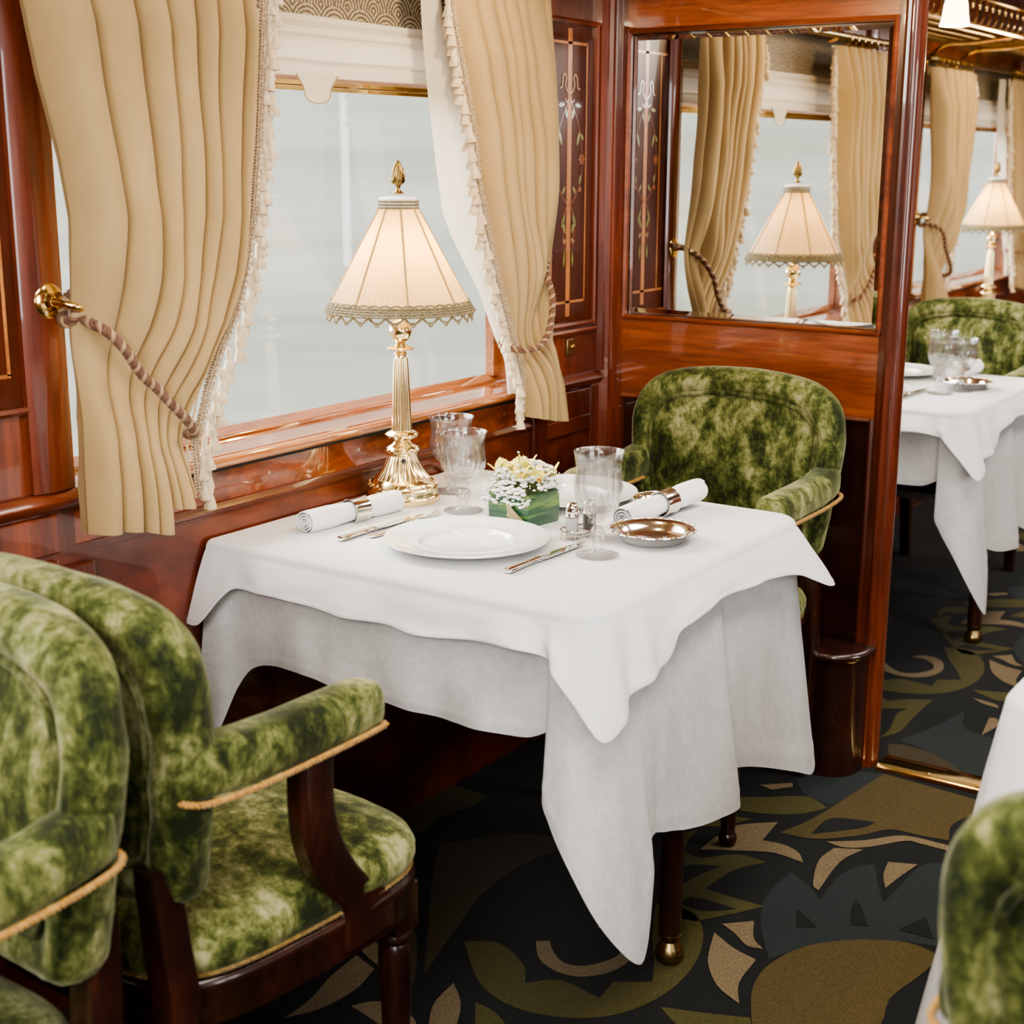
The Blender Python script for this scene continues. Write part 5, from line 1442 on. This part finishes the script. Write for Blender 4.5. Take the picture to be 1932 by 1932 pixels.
make_shaker('glass salt shaker with silver cap in the small stand', (-1.3385, 2.161, zb_), M['salt'])
make_shaker('dark pepper shaker beside the salt, half behind the water goblet', (-1.325, 2.199, zb_), M['pepper'])

# flower arrangement
fa = thing('flower_arrangement', 'leaf-wrapped square vase of yellow and white flowers in the middle of the main table', 'flowers', (-1.486, 2.232, ZT), radians(-9))
hw_ = .051; Hh = .062
rs = []
for z_, e_ in ((.0, -.002), (.002, 0), (.03, .001), (.055, .0), (Hh, -.001), (Hh, -.004), (Hh - .012, -.006)):
    rs.append([(x, y, z_) for x, y in rrect(-hw_ - e_, hw_ + e_, -hw_ - e_, hw_ * .8 + e_, .006, 4)])
MB().rings(rs).build('leaf_wrapped_vase', M['leaf'], fa, sharp=50)
# loose leaf tip folded at the near corner
def lt(u, v):
    x = .0 + .056 * u; w_ = .030 * (1 - u) ** .7 + .002
    return (x + .002 * sin(v * 5), -hw_ - .0025 - .005 * sin(pi * u) * v, .004 + (v * w_) + .012 * (1 - u))
MB().surf(lt, 14, 6).build('folded_leaf', M['leaf_pale'], fa)
b1 = MB(); b2 = MB()
rnd = random.Random(5)
for k in range(470):
    a = rnd.random() * 2 * pi; rr = sqrt(rnd.random()) * .066
    x, y = rr * cos(a) * 1.08, rr * sin(a) * .95
    if k % 5 == 0: x, y = (rnd.random() * 2 - 1) * .058, -.050 - rnd.random() * .014; z = Hh - .022 + rnd.random() * .036
    else: z = Hh + .006 + (.048 - 6.0 * rr * rr) * (.40 + .60 * rnd.random()) - (rr > .055) * .010
    r_ = .0028 + .0026 * rnd.random()
    pet = 5
    for q in range(pet):
        aa = q * 2 * pi / pet + a
        b1.sphere((x + r_ * .6 * cos(aa), y + r_ * .6 * sin(aa), z + .0006 * (q % 2)), (r_ * .62, r_ * .62, r_ * .5), 6, 4)
    b1.sphere((x, y, z + r_ * .3), r_ * .5, 6, 4)
    if k % 3 == 0: b2.tube([(x * .5, y * .5, Hh - .01), (x * .85, y * .85, (z + Hh) / 2), (x, y, z - r_ * .4)], .0005, 4)
for k in range(34):
    a = rnd.random() * 2 * pi; rr = .066 + .018 * rnd.random(); z = Hh + .004 + .030 * rnd.random()
    x, y = rr * cos(a), rr * sin(a); b1.sphere((x, y, z), .0014, 6, 4); b2.tube([(x * .55, y * .55, Hh), (x * .9, y * .9, z - .004), (x, y, z)], .0004, 4)
for (x, y, z) in ((-.02, .0, .128), (-.028, .01, .125), (-.012, .01, .118), (.0, .0, .120)):
    b1.sphere((x, y, z), .0022, 6, 4); b2.tube([(x * .5, y, Hh), (x, y, z)], .0005, 4)
tag(b1.build('babys_breath', M['petal_white'], fa, sharp=80), kind='stuff')
tag(b2.build('flower_stems', M['stem'], fa, sharp=80), kind='stuff')
def petal(mb, c_, d, up, L, W, curl=.3):
    d = Vector(d).normalized(); up = Vector(up); up = (up - d * up.dot(d)).normalized(); s_ = d.cross(up)
    def pf(u, v):
        w_ = W * sin(pi * min(.98, max(.04, v)) ** .9) ** .8
        p = Vector(c_) + d * (L * v) + s_ * ((u - .5) * 2 * w_) + up * (curl * L * v * v + .25 * W * (1 - (2 * u - 1) ** 2))
        return tuple(p)
    mb.surf(pf, 6, 8)
for (x, y, z, az) in ((-.046, -.022, .083, 2.6), (-.014, -.026, .090, 1.2), (.008, -.004, .096, 4.1), (.020, -.036, .082, .3), (.048, -.016, .082, 5.2), (-.030, .026, .080, 3.3), (.034, .030, .080, .9)):
    mb = MB()
    for q in range(4):
        a = az + q * 2 * pi / 4 + .4 * sin(az * 7 + q)
        petal(mb, (x, y, z), (cos(a) * (.35 + .4 * (q % 2)), sin(a) * (.35 + .4 * (q % 2)), .9), (-cos(a), -sin(a), .8), .036, .0105, -.15)
    mb.build('yellow_orchid', M['petal_yellow'], fa, sharp=80)
    MB().sphere((x, y, z + .006), (.004, .004, .005), 8, 6).build('orchid_throat', M['petal_red'], fa)
dup(fa, (-1.50 + FX, 2.245 + BAY, ZT), radians(-9), 'blurred flower arrangement beyond the partition')
# folded kraft card by the glasses
cd_ = thing('menu_card', 'small kraft card with a dark blue curl, by the two glasses', 'card', (-1.600, 2.395, ZT), radians(20))
MB().box(-.035, .035, -.0008, .0008, 0, .022).xf(Matrix.Rotation(radians(-20), 4, 'X')).build('card_panel', M['card'], cd_, smooth=False)
q = [(-.004 + .007 * cos(a), -.0012, .013 + .006 * sin(a)) for a in [pi + k * pi / 10 for k in range(11)]]
MB().tube([(x, y - (z * .36), z * .94) for x, y, z in q], .0013, 5).build('blue_mark', M['ink'], cd_)
# wall socket
so = thing('wall_socket', 'small brass socket plate low on the panelled wall by the right curtain', 'socket', (WX, 3.014, .974))
MB().box(0, .006, -.020, .020, -.020, .020).build('plate', M['brass_old'], so, bevel=.0015)
MB().lathe([(.0001, 0), (.006, 0), (.006, .002), (.004, .003), (.0001, .003)], seg=14).xf(Matrix.Translation((.006, .006, 0)) @ Matrix.Rotation(radians(90), 4, 'Y')).build('button', M['brass'], so)

GR = {'dining_armchair': 'green velvet dining armchairs', 'curtain': 'beige tasselled curtains', 'curtain_tieback': 'rope tiebacks', 'tieback_hook': 'brass tieback hooks',
      'curtain_rod': 'brass curtain rods', 'luggage_rack': 'brass luggage racks', 'ceiling_lamp': 'tulip ceiling lamps', 'dinner_plate': 'white plates', 'crystal_glass': 'crystal glasses',
      'rolled_napkin': 'rolled napkins', 'silver_dish': 'silver dishes', 'table_knife': 'table knives', 'table_lamp': 'pleated table lamps', 'tablecloth': 'long white tablecloths',
      'overcloth': 'white overcloths', 'dining_table': 'dining tables', 'roller_blind': 'cream blinds', 'flower_arrangement': 'flower arrangements', 'shaker': 'salt and pepper shakers'}
for o in scn.objects:
    if o.parent is None and 'label' in o:
        g_ = GR.get(o.name.split('.')[0])
        if g_: o['group'] = g_
# ---------------------------------------------------------------- render look
scn.view_settings.view_transform = 'AgX'
scn.view_settings.look = 'AgX - Medium High Contrast'
scn.view_settings.exposure = 0.45
cy = scn.cycles
cy.use_denoising = True
cy.max_bounces = 10; cy.diffuse_bounces = 4; cy.glossy_bounces = 5; cy.transmission_bounces = 10; cy.transparent_max_bounces = 16
cy.caustics_reflective = False; cy.caustics_refractive = False
cy.sample_clamp_indirect = 6; cy.blur_glossy = .5
cy.use_adaptive_sampling = True
